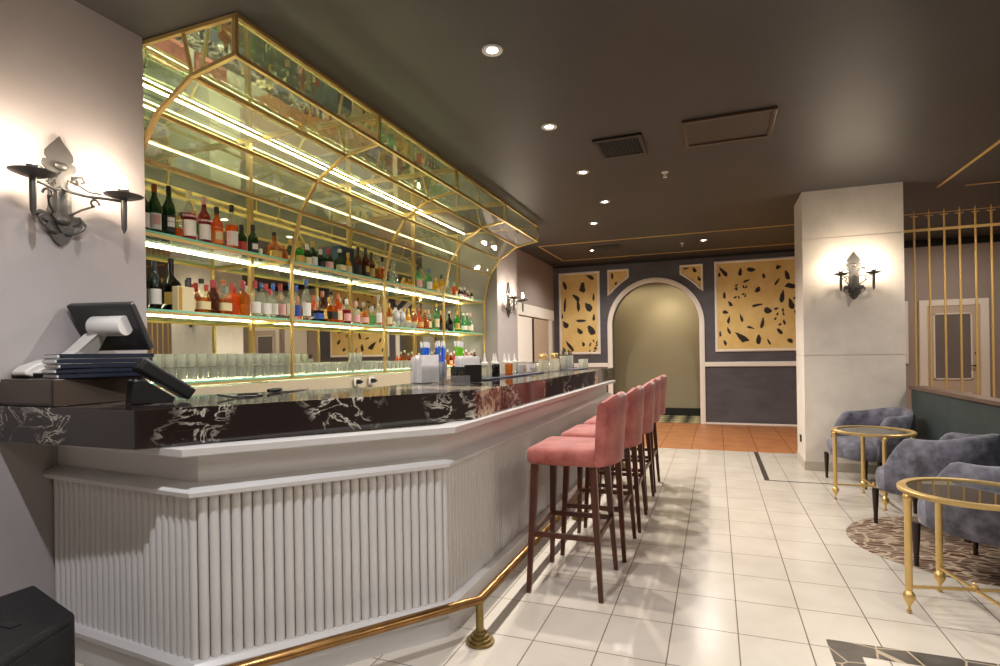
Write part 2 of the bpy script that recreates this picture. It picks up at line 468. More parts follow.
M['spotlens'] = emis('downlight lens', (1.0, .95, .88), 18)
M['ivory'] = mat('ivory wallpaper', '#e3bf70', .6, c2='#efd28e', nscale=3)
M['ink'] = mat('ink marks', '#2a221f', .6)
M['white'] = mat('white plastic', '#d9d4cd', .35)
M['paper'] = mat('white paper', '#e6e2e2', .7, noise=.05, nscale=20)
M['navy'] = mat('navy leatherette', '#18202f', .35)
M['drawer'] = mat('grey brown metal', '#4c4038', .32, metal=.2)
M['acrylic'] = thin('acrylic', (.92, .92, .92), .1, .03, .08, (.9, .9, .9))
M['fabric'] = mat('speaker grille', '#0c0c0d', .8, bump=.5, bscale=300)

# ------------------------------------------------------------ room shell
XW, YF = -3.06, 11.1
XR, YB = 5.6, -3.0
struct('floor', MB().b(-3.6, XR, YB, 8.16, -.1, 0), M['floor'], 'white tiled bar room floor')
struct('floor.001', MB().b(-3.6, XR, 8.16, YF, -.1, 0), M['terra'], 'terracotta tiled strip of floor before the far wall')
# checkered alcove floor
cm = bpy.data.materials.new('checker tile'); cm.use_nodes = True
_nt = cm.node_tree; _ck = _nt.nodes.new('ShaderNodeTexChecker'); _ge = _nt.nodes.new('ShaderNodeNewGeometry'); _mp = _nt.nodes.new('ShaderNodeMapping')
_mp.inputs['Scale'].default_value = (4.2, 4.2, 4.2); _mp.inputs['Location'].default_value = (.1, .1, .013); _mp.inputs['Rotation'].default_value = (0, 0, PI/4)
_nt.links.new(_ge.outputs['Position'], _mp.inputs[0]); _nt.links.new(_mp.outputs[0], _ck.inputs['Vector'])
_ck.inputs['Scale'].default_value = 1; _ck.inputs['Color1'].default_value = S('#c9bd96'); _ck.inputs['Color2'].default_value = S('#1b1a18')
_nt.links.new(_ck.outputs['Color'], _nt.nodes['Principled BSDF'].inputs['Base Color']); _nt.nodes['Principled BSDF'].inputs['Roughness'].default_value = .3
struct('floor.002', MB().b(-3.0, 1.0, YF, 12.45, -.1, 0), cm, 'black and cream checkered alcove floor')
struct('ceiling', MB().b(-3.6, XR, YB, YF+.3, CEIL, CEIL+.1), M['ceiling'], 'dark brown painted ceiling')

struct('wall_left', MB().b(-3.2, -2.9, YB, 2.18, 0, CEIL), M['plaster'], 'pale lilac grey plaster wall on the left')
struct('wall_left.001', MB().b(-3.7, -3.5, 2.18, 7.6, 0, CEIL), M['plaster'], 'wall behind the bottle display')
struct('wall_left.002', MB().b(-3.6, -2.88, 7.44, 8.3, 0, CEIL), M['plaster'], 'plaster pier at the far end of the bottle display')
struct('wall_left.003', MB().b(-3.6, XW, 8.3, YF+.2, 0, CEIL), M['plaster2'], 'left wall near the far corner')
struct('wall_right', MB().b(XR, XR+.1, YB, YF+.3, 0, CEIL), M['plaster2'], 'wall on the right side of the lounge')
struct('wall_back', MB().b(-3.6, XR, YB-.1, YB, 0, CEIL), M['plaster2'], 'wall behind the viewer')

# far wall with an arched opening
ax0, ax1, acz = -1.89, -.27, 1.87
ar = (ax1-ax0)/2; acx = (ax0+ax1)/2
fw = MB()
fw.b(XW, ax0, YF, YF+.25, 0, CEIL); fw.b(ax1, 2.0, YF, YF+.25, 0, CEIL)
NA = 32
pts = [(acx-ar*math.cos(PI*i/NA), acz+ar*math.sin(PI*i/NA)) for i in range(NA+1)]
for i in range(NA):
    (xa, za), (xb, zb) = pts[i], pts[i+1]
    for y, fl in ((YF, 0), (YF+.25, 1)):
        q = [(xa, y, za), (xb, y, zb), (xb, y, CEIL), (xa, y, CEIL)]
        fw.poly(q if not fl else q[::-1])
    fw.quad((xa, YF, za), (xa, YF+.25, za), (xb, YF+.25, zb), (xb, YF, zb))
struct('wall_far', fw, M['farwall'], 'charcoal far wall with arched opening')
wr = MB().b(2.0, XR, YF, YF+.2, 0, 3.0)
struct('wall_far.001', wr, M['plaster2'], 'grey beige far wall behind the gold screen')
struct('trim_1', MB().b(2.0, XR, YF-.04, YF+.2, 3.0, CEIL), M['blackmatte'], 'black band above the far wall')
struct('trim_2', MB().b(XW, 2.0, YF-.05, YF, 3.07, CEIL), M['blackmatte'], 'thin black cornice on the far wall')
# alcove
struct('wall_alcove', MB().b(-3.0, 1.0, 12.4, 12.5, 0, CEIL).b(-3.05, -2.95, YF+.25, 12.5, 0, CEIL).b(.95, 1.05, YF+.25, 12.5, 0, CEIL), M['olive'], 'olive beige alcove wall beyond the arch')
struct('ceiling.001', MB().b(-3.0, 1.0, YF+.25, 12.5, 2.86, 2.95), M['olive'], 'alcove ceiling')
struct('baseboard_alcove', MB().b(-2.95, .95, 12.37, 12.4, 0, .16), M['blackmatte'], 'black baseboard inside the alcove', bevel=.004)
lamp('alcove_light', 'AREA', (-1.05, 11.95, 2.80), 16, (1, .86, .6), shape='RECTANGLE', size=2.2, size_y=.25)
lamp('alcove_downlight', 'SPOT', (-.9, 11.9, 2.78), 60, (1, .88, .66), spot_size=2.2, spot_blend=1, shadow_soft_size=.1)

# arch moulding, dado, panel frames
am = MB()
def arch_ring(r0, r1, y0, y1):
    prof = []
    path = [(ax0 - (r1-ar), 0)] if False else []
    rs = []
    N2 = 36
    P = [(-1, .0)] + [(-math.cos(PI*i/N2), math.sin(PI*i/N2)) for i in range(N2+1)] + [(1, 0.)]
    seq = [(acx-r0, acx-r1, 0.0, 0.0)]
    for i in range(N2+1):
        c, s_ = math.cos(PI*i/N2), math.sin(PI*i/N2)
        seq.append((acx-r0*c, acx-r1*c, acz+r0*s_, acz+r1*s_))
    seq.append((acx+r0, acx+r1, 0.0, 0.0))
    for xi, xo, zi, zo in seq:
        rs.append([(xi, y1, zi), (xi, y0, zi), ((xi+xo)/2, y0-.012, (zi+zo)/2), (xo, y0, zo), (xo, y1, zo)])
    am.rings(rs)
arch_ring(ar-.005, ar+.085, YF-.03, YF+.005)
struct('trim_3', am, M['trimwhite'], 'cream arch moulding', smooth=35)
struct('trim_4', MB().b(ax1+.085, 2.0, YF-.03, YF, 1.06, 1.145), M['trimwhite'], 'cream dado rail on the far wall', bevel=.008)
struct('trim_5', MB().b(XW, ax0-.085, YF-.03, YF, 1.06, 1.145), M['trimwhite'], 'cream dado rail left of the arch', bevel=.008)
struct('baseboard_far', MB().b(ax1+.085, 2.0, YF-.02, YF, 0, .03), M['trimwhite'], 'thin skirting line of the far wall')

def panel(name, outline, label, marks, seed, frame_w=.045):
    """flat papered panel with moulding; outline in (x,z) anticlockwise seen from the room"""
    cx = sum(p[0] for p in outline)/len(outline); cz = min(p[1] for p in outline)
    t = thing(name, label, 'wall panel', (cx, YF, cz))
    pm = MB()
    pm.poly([(x, YF-.012, z) for x, z in outline])
    rnd = random.Random(seed)
    for (x, z, ln, wd, an, kind) in marks:
        def blob(x, z, ln, wd, an):
            k = 9; P = []
            for i in range(k):
                a = 2*PI*i/k
                r = rnd.uniform(.7, 1.15)
                tp = 1-.45*math.cos(a)
                u = ln*.5*math.cos(a)*r; v = wd*.5*math.sin(a)*r*tp
                P.append((x+u*math.cos(an)-v*math.sin(an), YF-.0135, z+u*math.sin(an)+v*math.cos(an)))
            pm.poly(P, 1)
        if kind == 'd':
            for _ in range(9):
                blob(x+rnd.uniform(-.5, .5)*wd, z+rnd.uniform(-.5, .5)*ln, .07, .035, rnd.uniform(.5, 2))
        else:
            blob(x, z, ln, wd, an)
    pm.build('paper', [M['ivory'], M['ink']], t, w=True)
    fm = MB(); n = len(outline)
    # mitred frame
    ins = []
    A = sum(outline[i][0]*outline[(i+1) % n][1]-outline[(i+1) % n][0]*outline[i][1] for i in range(n))
    sg = 1 if A > 0 else -1
    for i in range(n):
        p0, p1, p2 = Vector(outline[i-1]), Vector(outline[i]), Vector(outline[(i+1) % n])
        a = (p1-p0).normalized(); b = (p2-p1).normalized()
        na = Vector((-a.y, a.x))*sg; nb = Vector((-b.y, b.x))*sg
        o = (na+nb).normalized(); o = o/max(.25, o.dot(na))
        ins.append((p1, p1+o*frame_w))
    rs = []
    for o_, i_ in ins:
        m_ = (o_+i_)/2
        rs.append([(o_.x, YF-.002, o_.y), (o_.x, YF-.022, o_.y), (m_.x, YF-.032, m_.y), (i_.x, YF-.022, i_.y), (i_.x, YF-.008, i_.y)])
    rs.append(rs[0])
    fm.rings(rs, cap0=False, cap1=False)
    fm.build('frame', M['trimwhite'], t, w=True)
    return t
def conv(pts, x0, x1, z0, z1, W, Hh):
    """marks measured on the photo panel in fractions"""
    return pts
# fractions (u right, v down from top) length width angle
def marks(frac, x0, x1, z0, z1):
    return [(x0+(x1-x0)*u, z1-(z1-z0)*v, ln, wd, an, k) for u, v, ln, wd, an, k in frac]
RP = [(.07,.09,.20,.08,2.2,'b'),(.28,.10,.16,.06,1.4,'b'),(.42,.08,.17,.09,-.1,'b'),(.75,.07,.1,.08,0,'b'),(.85,.17,.17,.07,1.9,'b'),(.02,.12,.1,.04,1.5,'b'),
 (.57,.16,.1,.05,1.6,'b'),(.36,.21,.13,.04,.4,'b'),(.73,.24,.18,.04,1.0,'b'),(.90,.30,.24,.09,-.2,'b'),(.28,.32,.26,.22,0,'d'),(.50,.32,.12,.09,1.0,'b'),
 (.08,.37,.14,.06,1.5,'b'),(.15,.47,.14,.06,2.2,'b'),(.48,.50,.22,.05,.15,'b'),(.79,.41,.24,.08,1.5,'b'),(.89,.49,.22,.08,1.8,'b'),(.97,.24,.22,.06,1.5,'b'),(.96,.42,.16,.04,.5,'b'),
 (.09,.57,.11,.07,0,'b'),(.13,.66,.16,.05,1.4,'b'),(.29,.65,.17,.05,1.8,'b'),(.62,.57,.14,.11,-.3,'b'),(.76,.64,.3,.22,0,'d'),(.55,.71,.2,.07,1.4,'b'),(.40,.76,.14,.04,-.3,'b'),
 (.75,.81,.13,.06,2.2,'b'),(.13,.79,.14,.05,1.9,'b'),(.29,.87,.27,.12,2.45,'b'),(.50,.90,.2,.08,1.5,'b'),(.08,.93,.12,.06,2.0,'b'),(.62,.93,.14,.04,2.0,'b'),(.87,.92,.13,.07,2.6,'b'),
 (.97,.62,.18,.1,2.2,'b'),(.98,.80,.14,.07,2.3,'b'),(.02,.82,.12,.04,1.5,'b')]
LP = [(.10,.13,.22,.07,1.8,'b'),(.60,.17,.26,.12,1.5,'b'),(.80,.04,.2,.08,2.7,'b'),(.90,.30,.2,.05,1.5,'b'),(.10,.38,.28,.06,1.5,'b'),(.42,.30,.2,.08,2.4,'b'),(.47,.40,.25,.08,1.7,'b'),(.75,.42,.22,.14,2.2,'b'),
 (.55,.60,.26,.05,0,'b'),(.90,.56,.14,.06,1.5,'b'),(.10,.64,.16,.1,2.3,'b'),(.50,.73,.18,.09,2.3,'b'),(.83,.73,.26,.14,2.2,'b'),(.22,.92,.26,.08,2.2,'b'),(.60,.90,.12,.07,2,'b'),(.85,.93,.24,.18,0,'d'),(.06,.97,.12,.05,2,'b'),(.02,.53,.12,.04,1.5,'b')]
panel('wallpaper_panel', [(-2.95, 1.32), (-2.12, 1.32), (-2.12, 2.965), (-2.95, 2.965)], 'tall narrow ochre panel with dark feather marks left of the arch', marks(LP, -2.90, -2.17, 1.37, 2.92), 1)
panel('wallpaper_panel', [(0, 1.33), (1.62, 1.33), (1.62, 2.99), (0, 2.99)], 'large square ochre panel with dark feather marks right of the arch', marks(RP, .06, 1.40, 1.39, 2.93), 2)
def spandrel(sgn):
    xo = acx + sgn*.885; P = []
    xi = acx + sgn*.47
    P.append((xo, 2.97)); P.append((xi, 2.97)); P.append((xi, 2.80))
    R = 1.03
    for k in range(1, 6):
        a0 = math.atan2(2.80-acz, abs(xi-acx)); a1 = math.atan2(2.48-acz, .885)
        a = a0+(a1-a0)*k/6
        P.append((acx+sgn*R*math.cos(a), acz+R*math.sin(a)))
    P.append((xo, 2.46))
    return P
panel('wallpaper_panel', spandrel(-1), 'small ochre corner panel above the left of the arch', [(-1.87, 2.85, .16, .05, 1.7, 'b'), (-1.80, 2.70, .08, .04, 1.2, 'b')], 3, .035)
panel('wallpaper_panel', spandrel(1), 'small ochre corner panel above the right of the arch', [(-.35, 2.86, .12, .06, 2, 'b'), (-.5, 2.9, .12, .03, .1, 'b'), (-.27, 2.70, .1, .05, 2, 'b')], 4, .035)

# column
CX0, CX1, CY0, CY1 = .925, 1.88, 7.1, 7.75
col = MB()
zs = [0, 1.277, 1.285, 2.575, 2.583, CEIL]
for a, b_, ins in ((0, 1.277, 0), (1.277, 1.285, .006), (1.285, 2.575, 0), (2.575, 2.583, .006), (2.583, CEIL, 0)):
    col.b(CX0+ins, CX1-ins, CY0+ins, CY1-ins, a, b_)
struct('column', col, M['concrete'], 'pale stucco square column with grooved joints')
struct('baseboard_column', MB().b(CX0-.012, CX1+.0, CY0-.012, CY1+.012, 0, .10), mat('stone skirting', '#b5aa9c', .5, noise=.06), 'stone skirting around the column', bevel=.004)
so = thing('wall_socket', 'small dark wall socket low on the left side of the column', 'socket', (CX0, 7.42, .27))
MB().b(CX0-.012, CX0, 7.38, 7.46, .27, .35).build('plate', M['black'], so, w=True, bevel=.003)

# gold inlay lines on the ceiling
g = MB()
zc = CEIL-.006
def strip(x0, x1, y0, y1): g.b(x0, x1, y0, y1, zc, CEIL)
strip(-2.69, XR, 8.855, 8.885); strip(-2.69, 2.0, 10.43, 10.46); strip(-2.70, -2.67, 8.855, 10.46)
struct('trim_6', g, M['goldpaint'], 'gold line rectangle on the far ceiling')
g = MB(); g.b(2.285, 2.315, .2, 7.49, zc, CEIL); g.b(2.56, XR, 7.51, 7.54, zc, CEIL)
struct('trim_7', g, M['goldpaint'], 'gold lines on the ceiling at the right')

# floor inlays
g = MB(); g.b(.455, .505, 6.41, 8.16, 0, .0015); g.b(.505, 1.9, 6.41, 6.44, 0, .0015)
struct('trim_8', g, mat('dark inlay', '#3b3531', .35), 'dark inlaid border line in the floor')
g = MB(); g.b(.46, .58, 1.0, 2.98, 0, .0015); g.b(.58, 3.0, 2.86, 2.98, 0, .0015)
struct('trim_9', g, M['zig'], 'patterned grey border inlaid in the floor')
g = MB()
g.prism([(.72*math.cos(2*PI*i/64), .72*math.sin(2*PI*i/64)) for i in range(64)], 0, .002)
o = struct('trim_10', g, M['rug'], 'round brown mosaic inlaid in the lounge floor')
o.location = (1.59, 4.66, 0)

# doors
def door_far():
    d = MB()
    d.b(3.23, 3.93, YF-.045, YF, 0, 2.02)
    root = d.build('door_1', mat('cream door paint', '#c9b8a8', .45), None); tag(root, 'cream half-glazed door behind the gold screen', 'door', kind='structure')
    f = MB().b(3.12, 3.23, YF-.06, YF, 0, 2.12).b(3.93, 4.04, YF-.06, YF, 0, 2.12).b(3.23, 3.93, YF-.06, YF, 2.02, 2.12)
    f.build('door_frame', M['trimwhite'], root, bevel=.006)
    MB().b(3.33, 3.80, YF-.052, YF-.044, .85, 1.88).build('pane', mat('frosted glass', '#7a7370', .25), root)
    MB().b(3.31, 3.82, YF-.058, YF-.045, .83, .85).b(3.31, 3.82, YF-.058, YF-.045, 1.88, 1.90).b(3.31, 3.33, YF-.058, YF-.045, .83, 1.9).b(3.80, 3.82, YF-.058, YF-.045, .83, 1.9).build('glazing_bead', M['trimwhite'], root)
    MB().b(3.35, 3.8, YF-.05, YF-.045, .2, .62).build('lower_panel', M['trimwhite'], root, bevel=.01)
    h = MB(); h.lathe([(.02, 0), (.02, .02), (.008, .025)], (3.87, YF-.045, 1.05), 12, M=Matrix.Rotation(PI/2, 3, 'X')); h.bar((3.87, YF-.09, 1.05), (3.79, YF-.09, 1.05), .016)
    h.bar((3.87, YF-.06, 1.05), (3.87, YF-.09, 1.05), .012)
    h.build('door_handle', M['black'], root, smooth=40)
    MB().lathe([(.022, 0), (.022, .015)], (3.87, YF-.045, 1.25), 12, M=Matrix.Rotation(PI/2, 3, 'X')).build('lock', M['black'], root, smooth=40)
door_far()
struct('window_1', MB().b(2.3, 2.98, YF-.03, YF, 1.08, 2.12), M['trimwhite'], 'cream framed hatch beside the column on the far wall', bevel=.02)
def door_left():
    root = MB().b(XW, XW+.03, 9.55, 10.55, 0, 1.98).build('door_2', mat('beige door', '#c0ab98', .45)); tag(root, 'beige double door in the left wall beyond the bar', 'door', kind='structure')
    MB().b(XW, XW+.05, 8.75, 10.9, 2.0, 2.20).b(XW, XW+.05, 10.62, 10.78, 0, 2.0).b(XW, XW+.05, 8.31, 8.75, 0, 2.0).build('door_frame', M['trimwhite'], root, bevel=.008)
    MB().b(XW+.03, XW+.045, 9.52, 9.58, 0, 1.98).build('gap_strip', M['blackmatte'], root)
    MB().b(XW, XW+.03, 8.75, 9.52, 0, 1.98).build('leaf', M['trimwhite'], root, bevel=.01)
door_left()

# ------------------------------------------------------------ ceiling fixtures
def downlight(x, y, label, energy, size=2.6, col=(1, .93, .85)):
    t = thing('downlight', label, 'downlight', (x, y, CEIL), group='recessed ceiling downlights')
    MB().lathe([(.030, -.004), (.058, -.010), (.062, -.002), (.062, 0)], seg=24, cap0=False, cap1=False).build('trim_ring', M['white'], t, smooth=50)
    MB().lathe([(.033, -.0045), (.001, -.0045)], seg=20, cap0=False).build('lens', M['spotlens'], t)
    lamp('lamp', 'SPOT', (0, 0, -.02), energy, col, parent=t, spot_size=size, spot_blend=.6, shadow_soft_size=.022)
    return t
EB = 128
downlight(-1.18, 3.03, 'largest and nearest round downlight in the ceiling above the bar', EB)
downlight(-1.18, 4.22, 'second nearest round downlight above the bar front', EB)
downlight(-1.18, 5.41, 'round downlight beside the black ceiling vent', EB*1.35)
downlight(-1.18, 6.57, 'round downlight over the far stools, beyond the vent', EB*1.5)
downlight(-1.52, 7.6, 'smallest downlight, set left of the others near the far end of bar', EB*1.3)
downlight(-1.18, 1.84, 'downlight over the near corner of the bar', 26)
downlight(-.15, 9.5, 'dim downlight between gold ceiling lines right of centre', 90)
downlight(-1.95, 9.6, 'dim downlight between gold ceiling lines at left', 90)
downlight(1.9, 1.6, 'downlight over the open floor', EB*.6)
downlight(1.9, -.6, 'downlight over the open floor behind the viewer', EB*.5)
downlight(-1.18, .72, 'downlight near the speaker corner', 200, col=(.93, .95, 1))
downlight(2.9, 5.8, 'downlight beyond the lounge partition', 110)

t = thing('air_vent', 'black slatted air vent in the ceiling left of the access hatch', 'vent', (-.73, 4.86, CEIL))
MB().b(-.20, .20, .19, .235, -.02, 0).b(-.20, .20, -.235, -.19, -.02, 0).b(-.20, -.165, -.19, .19, -.02, 0).b(.165, .2, -.19, .19, -.02, 0).build('frame', M['black'], t, bevel=.004)
s_ = MB()
for i in range(13):
    s_.box((-.15+.025*i, 0, -.012), (.004, .38, .024), M=Matrix.Rotation(.6, 3, 'Y'))
s_.build('slats', mat('dark metal slat', '#2e2a28', .4, metal=.4), t)
MB().b(-.165, .165, -.19, .19, -.001, 0).build('backing', M['blackmatte'], t)
t = thing('air_vent', 'small flat vent between the gold ceiling lines', 'vent', (-1.68, 9.45, CEIL))
MB().b(-.25, .25, -.18, .18, -.012, 0).build('frame', M['black'], t, bevel=.004)
s_ = MB()
for i in range(9): s_.b(-.22, .22, -.15+.036*i, -.14+.036*i, -.018, -.012)
s_.build('slats', mat('grey slat', '#4b4540', .4), t)
t = thing('ceiling_hatch', 'dark rectangular access hatch with raised rim in the ceiling', 'hatch', (.115, 4.80, CEIL))
MB().b(-.33, .33, .255, .285, -.022, 0).b(-.33, .33, -.285, -.255, -.022, 0).b(-.33, -.30, -.255, .255, -.022, 0).b(.30, .33, -.255, .255, -.022, 0).build('rim', mat('brown metal rim', '#5b4a3e', .3, metal=.5), t, bevel=.004)
MB().b(-.30, .30, -.255, .255, -.008, 0).build('panel', mat('hatch panel', '#3d332d', .5), t)
def sprinkler(x, y, label):
    t = thing('sprinkler', label, 'sprinkler', (x, y, CEIL), group='ceiling sprinklers')
    MB().lathe([(.035, 0), (.033, -.008), (.012, -.012), (.010, -.03), (.004, -.034)], seg=16).build('base', M['white'], t, smooth=40)
    d = MB().bar((-.012, 0, -.02), (-.012, 0, -.05), .004).bar((.012, 0, -.02), (.012, 0, -.05), .004).lathe([(.02, -.05), (.02, -.053)], seg=12)
    d.build('deflector', M['trimwhite'], t)
sprinkler(-.437, 5.736, 'white sprinkler head in the middle of the ceiling')
sprinkler(-.48, 9.6, 'small sprinkler head between the far gold ceiling lines')

# ------------------------------------------------------------ bar
F1, F2 = (-1.915, 1.637), (-1.245, 2.435)
YE = 6.95
path = [(-2.891, 1.712), F1, F2, (-1.245, YE)]      # travel direction: room on the right-hand side
bar = thing('bar_counter', 'long white fluted bar counter with angled near corner', 'bar', (-1.6, 4.2, 0))
def inner(path_y0=2.0): pass
core = MB().prism([(-2.899, 1.727), (-1.924, 1.652), (-1.262, 2.44), (-1.262, YE-.002), (-1.42, YE-.002), (-1.42, 2.5), (-1.98, 1.85), (-2.899, 1.87)], .02, 1.0)
core.build('body', M['barwhite'], bar, w=True)
# fluting
fl = MB()
def nrm2(a, b):
    t = (Vector(b)-Vector(a)).normalized(); return t, Vector((t.y, -t.x))
for a, b_ in zip(path[:-1], path[1:]):
    t2, n2 = nrm2(a, b_); L_ = (Vector(b_)-Vector(a)).length
    k = round(L_/.040); p = L_/k
    for i in range(k):
        c = Vector(a)+t2*(p*(i+.5)); r = p*.47
        ring = []
        for j in range(9):
            an = PI*j/8
            ring.append(c - t2*r*math.cos(an) + n2*(r*.95*math.sin(an)+.001))
        rs = [[(q.x, q.y, .165) for q in ring], [(q.x, q.y, .812) for q in ring]]
        fl.rings(rs, closed=False, cap0=True, cap1=True)
fl.build('fluting', M['barwhite'], bar, w=True, smooth=50)
MB().sweep(path, [(-.01, 0), (.032, 0), (.034, .12), (.05, .128), (.052, .150), (.034, .166), (-.01, .168)]).build('plinth', M['barwhite'], bar, w=True, smooth=30)
MB().sweep(path, [(-.02, .808), (.035, .808), (.052, .816), (.055, .832), (.042, .843), (.005, .858), (-.02, .860)]).build('ledge_moulding', M['barwhite'], bar, w=True, smooth=30)
MB().sweep(path, [(-.02, .974), (.080, .976), (.092, .982), (.095, 1.009), (-.02, 1.009)]).build('upper_moulding', M['barwhite'], bar, w=True, smooth=30)
MB().b(-1.60, -1.40, YE-.12, YE-.005, 0.0, 1.0).build('end_post', M['blackmatte'], bar, w=True)

ct = thing('marble_countertop', 'thick dark marble countertop with white veins on the bar', 'countertop', (-1.6, 4.2, 1.01))
top = [(-2.899, 1.478), (-2.04, 1.478), (-1.185, 2.70), (-1.185, 7.08), (-1.95, 7.08), (-1.95, 3.01), (-2.70, 1.95), (-2.899, 1.95)]
MB().prism(top, 1.01, 1.16).build('slab', M['marble'], ct, w=True, bevel=.004)

# brass foot rail
rl = thing('foot_rail', 'brass foot rail along the bar base on stepped posts', 'rail', (-1.05, 2.42, 0))
rp_ = [(-2.70, 1.30, .2), (-1.86, 1.30, .2), (-1.05, 2.42, .2), (-1.05, 6.9, .2)]
rail_path = [(-2.2, 1.38, .2), (-1.83, 1.38, .2), (-1.05, 2.42, .2), (-1.05, 6.9, .2)]
MB().tube([Vector(p) for p in rail_path], .021, 14).build('tube', M['brass'], rl, w=True, smooth=50)
for (x, y) in ((-1.05, 2.42), (-1.05, 4.5), (-1.05, 6.7)):
    p = MB().lathe([(.066, 0), (.068, .006), (.066, .014), (.054, .015), (.056, .021), (.054, .028), (.042, .029), (.044, .036), (.041, .043), (.030, .044), (.031, .050), (.028, .056), (.019, .058), (.018, .19), (.001, .2)], (x, y, 0), 20)
    p.build('post', M['brassdark'], rl, w=True, smooth=28)

# ------------------------------------------------------------ bottle display (recess X -3.48 .. -3.08)
XP, XM = -3.08, -3.48
FY = [2.2, 3.51, 4.82, 6.13, 7.42]
NOD = [(-2.26, 3.10), (-2.26, 2.895), (-2.56, 2.845), (-2.82, 2.69), (-2.975, 2.47), (-3.068, 2.11), (XP, 1.19)]
cp = thing('bottle_display', 'gold framed glass canopy and mirrored bottle rack behind the bar', 'back bar', (-3.3, 4.8, 1.19))
GW = .022
for k, y in enumerate(FY):
    fr = MB()
    N_ = NOD
    for a, b_ in zip(N_[:-1], N_[1:]):
        fr.bar((a[0], y, a[1]), (b_[0], y, b_[1]), GW, up=(0, 1, 0))
    for q in N_[1:-1]: fr.ell((q[0], y, q[1]), (GW*.62, GW*.62, GW*.62), seg=8, rg=6)
    fr.bar((-2.26, y, 3.09), (XM+.01, y, 3.09), GW, up=(0, 0, 1))
    fr.bar((N_[2][0], y, N_[2][1]), (-2.62, y, 3.09), GW*.7, up=(0, 1, 0))
    fr.build('frame', M['gold'], cp, w=True)
    if k not in (0,):
        MB().b(XM, XM+.02, y-.016, y+.016, 1.19, 3.1).build('upright', M['gold'], cp, w=True)
for j, q in enumerate(NOD[:5]):
    MB().b(q[0]-GW/2, q[0]+GW/2, FY[0], FY[-1], q[1]-GW/2, q[1]+GW/2).build('long_rail', M['gold'], cp, w=True)
for k in range(4):
    ya, yb = FY[k]+.01, FY[k+1]-.01
    for j in range(4):
        a, b_ = NOD[j], NOD[j+1]
        ys = [ya, yb]
        g = MB()
        g.quad((a[0], ya, a[1]), (a[0], yb, a[1]), (b_[0], yb, b_[1]), (b_[0], ya, b_[1]))
        g.build('glass_panel', M['fascia'] if j == 0 else M['glasspane'], cp, w=True)
    g = MB(); g.b(XM-.012, XM, ya-.01, yb+.01, 1.19, 2.25); g.build('mirror_panel', M['mirror'], cp, w=True)
    g = MB(); g.b(XM-.012, XM, ya-.01, yb+.01, 2.25, 3.10); g.build('mirror_panel', M['mirror2'], cp, w=True)
for k in range(3):
    MB().b(XM+.002, -2.275, FY[k]+.012, FY[k+1]-.012, 3.1015, 3.106).build('top_mirror', M['mirror2'], cp, w=True)
# upper light strip under the canopy
for zz, xx, lm in ((3.078, XM+.13, 'led2'), (2.785, XM+.001, 'led3')):
    MB().b(xx, xx+.009, FY[0]+.05, FY[-1]-.05, zz, zz+.006).build('light_strip', M[lm], cp, w=True)
    MB().b(xx-.004, xx+.016, FY[0]+.03, FY[-1]-.03, zz+.010, zz+.015).build('strip_holder', M['gold'], cp, w=True)
SH = {'t': 2.11, 'm': 1.65, 'b': 1.21}
def shelf(z, label, led=True):
    t = thing('glass_shelf', label, 'shelf', (-3.28, 4.8, z-.012), group='glass shelves of the back bar')
    y0, y1 = 2.19, 7.43
    MB().b(XM+.015, XP-.014, y0, y1, z-.012, z-.0001).build('pane', M['shelf'], t, w=True)
    MB().b(XP-.014, XP-.010, y0, y1, z-.013, z).build('edge', M['shelfedge'], t, w=True)
    MB().b(XP-.035, XP-.012, y0, y1, z-.030, z-.014).build('front_rail', M['gold'], t, w=True)
    for y in FY[1:]:
        MB().b(XM+.02, XP-.03, y-.010, y+.010, z-.030, z-.013).build('bracket', M['gold'], t, w=True)
    if led:
        MB().b(XM+.002, XM+.014, y0+.02, y1-.02, z-.012, z+.002).build('light_strip', M['led'], t, w=True)
shelf(SH['t'], 'top glass shelf of the back bar, crowded with liqueur and wine bottles')
shelf(SH['m'], 'middle glass shelf of the back bar, crowded with spirit bottles')
shelf(SH['b'], 'lowest glass shelf of the back bar carrying tumblers', True)
bc = thing('back_bar_cabinet', 'cream cabinet under the lowest glass shelf behind the bar', 'cabinet', (-3.2, 4.8, 0))
MB().b(-3.49, -3.06, 2.19, 7.43, 0, 1.165).build('body', mat('cream laminate', '#b6a88f', .4), bc, w=True)
for i in range(7):
    y = 2.25+i*.74
    MB().b(-3.06, -3.045, y+.01, y+.72, .1, 1.05).build('door', mat('cream laminate door', '#b6a88f', .4), bc, w=True, bevel=.004)
for y, lab in ((4.30, 'black plug in the left socket under the lowest glass shelf'), (4.53, 'black plug in the right socket under the lowest glass shelf')):
    t = thing('plug', lab, 'plug', (-3.045, y, 1.11), group='plugs under the shelf')
    MB().b(-3.044, -3.038, y-.045, y+.045, 1.08, 1.155).build('socket_plate', M['white'], t, w=True, bevel=.003)
    MB().lathe([(.022, 0), (.022, .03), (.012, .045), (.006, .06)], (-3.038, y, 1.118), 12, M=Matrix.Rotation(PI/2, 3, 'Y')).build('plug_body', M['black'], t, w=True, smooth=40)

